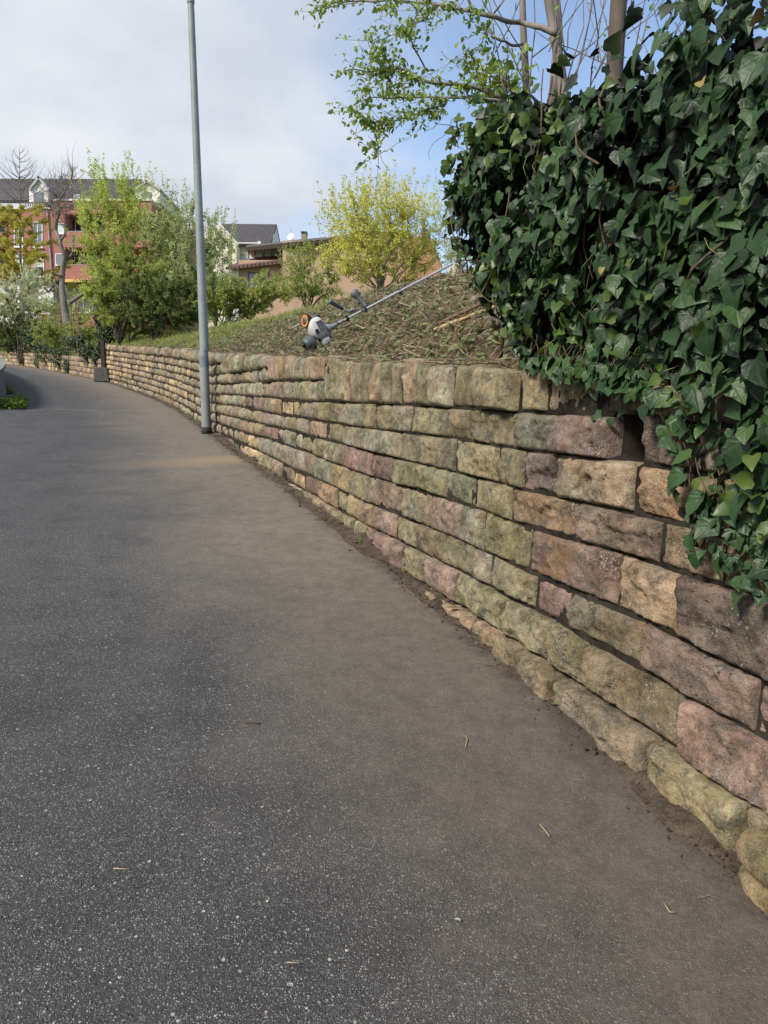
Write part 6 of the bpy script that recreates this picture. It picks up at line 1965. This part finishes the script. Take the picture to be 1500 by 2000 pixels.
# grey concrete block at the corner
s_ = s_at_px(194, -0.3, 34, 42, 0.3); p_ = sw_pt(s_, -0.22, base(s_)[2])
mb = MB(); mb.add([(-0.30, -0.16, 0), (0.28, -0.16, 0), (0.28, 0.16, 0), (-0.30, 0.16, 0), (-0.27, -0.13, 0.56), (0.22, -0.13, 0.53), (0.22, 0.13, 0.53), (-0.27, 0.13, 0.56)],
                  [np.array([(0, 1, 5, 4), (1, 2, 6, 5), (2, 3, 7, 6), (3, 0, 4, 7), (4, 5, 6, 7), (3, 2, 1, 0)])])
o = mb.build('concrete_block', plain('dark_concrete', (0.095, 0.095, 0.085), 0.9, 0.3, 6, 0.5, fine=0.15), None, False, tuple(p_)); bevel(o, 0.03, 2); o.rotation_euler = (0, 0, 0.35)
tag(o, 'dark grey concrete kerb block where the two walls meet', 'block')
s_ = s_at_px(203, -0.05, 34, 42, 0.6); p_ = sw_pt(s_, -0.06, base(s_)[2])
o = MB().box((0, 0, 0.75), (0.16, 0.14, 1.7)).build('gate_post', plain('tarred_wood', (0.030, 0.020, 0.017), 0.85, 0.3, 8, 0.5), None, False, tuple(p_)); bevel(o, 0.015, 2)
tag(o, 'dark old wooden gate post between the two walls', 'post')


def ivy_clump(label, spots, n, seed, lsize=(0.05, 0.10)):
    """leaf mass hung on something: spots are (px, py, distance, radius x px, radius y px)"""
    r_ = np.random.default_rng(seed); b_ = at(spots[0][0], spots[0][1], spots[0][2] or float(sw_pt(s_at_px(spots[0][0], 0.05, 36, 75), 0.0, 0.0)[1])); b_[2] = ground_z(b_[0], b_[1])
    root = empty('ivy_clump', tuple(b_), label, 'ivy'); P_ = []
    tot = sum(s_[3] * s_[4] for s_ in spots); st = MB()
    for x, y, d_, rx, ry in spots:
        if d_ == 0:
            s_w = s_at_px(x, 0.05, 36, 75); d_ = float(sw_pt(s_w, 0.0, 0.0)[1])
        m = int(n * rx * ry / tot); q = unit(r_.normal(0, 1, (m, 3))) * r_.uniform(0.25, 1.0, (m, 1)) ** 0.4
        q *= 1 + 0.3 * np.sin(q[:, :1] * 7 + q[:, 2:] * 9)
        c_ = at(x, y, d_); P_.append(c_ + q * np.array([rx, min(rx, ry), ry]) * d_ / FPX)
        st.tube(wiggle(np.array([c_[0], c_[1], c_[2] - ry * d_ / FPX]), c_ + [0, 0, ry * d_ / FPX * 0.7], 7, 0.1, r_) - b_, np.linspace(0.04, 0.012, 7), 5)
    P_ = np.concatenate(P_); m = len(P_)
    st.build('stems', M_twig, root, smooth=True)['kind'] = 'stuff'
    mb_ = MB()
    xd_ = unit(r_.normal(0, 0.6, (m, 3)) + [0, -0.1, -0.6]); nn_ = unit(r_.normal(0, 0.5, (m, 3)) + [-0.3, -0.7, 0.5]); sz_ = r_.uniform(*lsize, m)
    mb_.add(*instances(*OVAL, P_ - b_, xd_, nn_, sz_)); mb_.build('foliage', M_ivymid, root)
    return root


M_ivymid = leafy('ivy_leaf_matt', [(0.014, 0.030, 0.012), (0.030, 0.052, 0.018), (0.055, 0.085, 0.03), (0.085, 0.115, 0.05)], rough=0.4, trans=0.15)
ivy_clump('tall dark ivy column on the gate post at the wall corner', [(205, 600, 29.5, 15, 26), (214, 625, 29.5, 14, 22), (205, 655, 29.4, 17, 20), (192, 620, 29.6, 8, 20), (212, 580, 29.6, 8, 12)], 6000, 81)
ivy_clump('ivy hanging over the low wall right of its bare patch', [(172, 690, 0, 14, 20), (190, 700, 0, 11, 18), (158, 668, 0, 8, 18), (197, 680, 0, 8, 16)], 4200, 82)
ivy_clump('broad ivy curtain covering the middle of the garden wall', [(118, 700, 0, 22, 20), (135, 715, 0, 12, 18), (90, 690, 0, 20, 24), (75, 705, 0, 10, 18), (100, 675, 0, 30, 12), (145, 668, 0, 18, 12)], 8000, 83)
ivy_clump('dark ivy mound above the far left stretch of garden wall', [(40, 672, 0, 30, 18), (15, 660, 0, 22, 28), (62, 660, 0, 18, 20)], 5000, 84, (0.08, 0.14))

# low concrete wall along the other side of the lane, with weeds at its end
wl_s = np.arange(24.3, 60, 1.0)
prof = []
wv = -ROAD_W - 0.06
ws = wv - 0.0 * wl_s
zz = base(wl_s)[2]
hgt = np.interp(wl_s, [24.3, 25.5, 60], [0.70, 0.74, 0.85])
A_ = [sw_pt(wl_s, ws, zz - 0.1), sw_pt(wl_s, ws - 0.03, zz + hgt), sw_pt(wl_s, ws - 0.32, zz + hgt), sw_pt(wl_s, ws - 0.35, zz - 0.1)]
lw0 = A_[0][0]
n = len(wl_s); mb = MB()
mb.add(np.concatenate(A_) - lw0, [np.stack([np.arange(n - 1) + a_ * n, np.arange(n - 1) + a_ * n + 1, np.arange(n - 1) + b_ * n + 1, np.arange(n - 1) + b_ * n], -1) for a_, b_ in ((0, 1), (1, 2), (2, 3))] + [np.array([[0, n, 2 * n, 3 * n]])])
lw = empty('concrete_wall', tuple(lw0), 'low grey concrete wall along the left edge of the lane', 'wall')
mb.build('wall_body', M_concrete, lw)
c0 = sw_pt(wl_s, ws + 0.03, zz + hgt + 0.003); c1 = sw_pt(wl_s, ws - 0.38, zz + hgt + 0.003); up_ = np.array([0, 0, 0.07])
mb = MB(); mb.add(np.concatenate([c0, c0 + up_, c1 + up_, c1]) - lw0, [np.stack([np.arange(n - 1) + a_ * n, np.arange(n - 1) + a_ * n + 1, np.arange(n - 1) + b_ * n + 1, np.arange(n - 1) + b_ * n], -1) for a_, b_ in ((0, 1), (1, 2), (2, 3))] + [np.array([[0, n, 2 * n, 3 * n]])])
mb.build('coping', M_concrete, lw)
for i, (px, py, d_, rr_, hh_, label) in enumerate(((18, 812, 15.6, 0.30, 0.32, 'leafy green weeds at the left edge of the lane in front of the concrete wall'), (40, 800, 16.6, 0.16, 0.28, 'smaller weed tuft against the end of the concrete wall'), (8, 755, 19.5, 0.16, 0.22, 'weed growing at the base of the concrete wall further up'))):
    c_ = at(px, py, d_); c_[2] = ground_z(c_[0], c_[1]); nl = 420 if i == 0 else 170
    th = r.uniform(0, 2 * np.pi, nl); rad_ = rr_ * r.random(nl) ** 0.5
    q = np.c_[np.cos(th) * rad_ * 1.3, np.sin(th) * rad_, hh_ * r.random(nl) * (1 - rad_ / rr_ * 0.6)]
    root = empty('weed_clump', tuple(c_), label, 'weeds')
    st = MB()
    for k in range(14): st.tube(wiggle((0, 0, -0.02), q[k], 4, 0.1, r), [0.006, 0.004, 0.003, 0.002], 4)
    st.build('stems', L_olive, root)
    MB().add(*instances(*OVAL, q, unit(r.normal(0, 0.7, (nl, 3)) + [0, 0, 0.3]), unit(r.normal(0, 0.5, (nl, 3)) + [0, 0, 1]), r.uniform(0.05, 0.11, nl))).build('leaves', L_cherry, root)
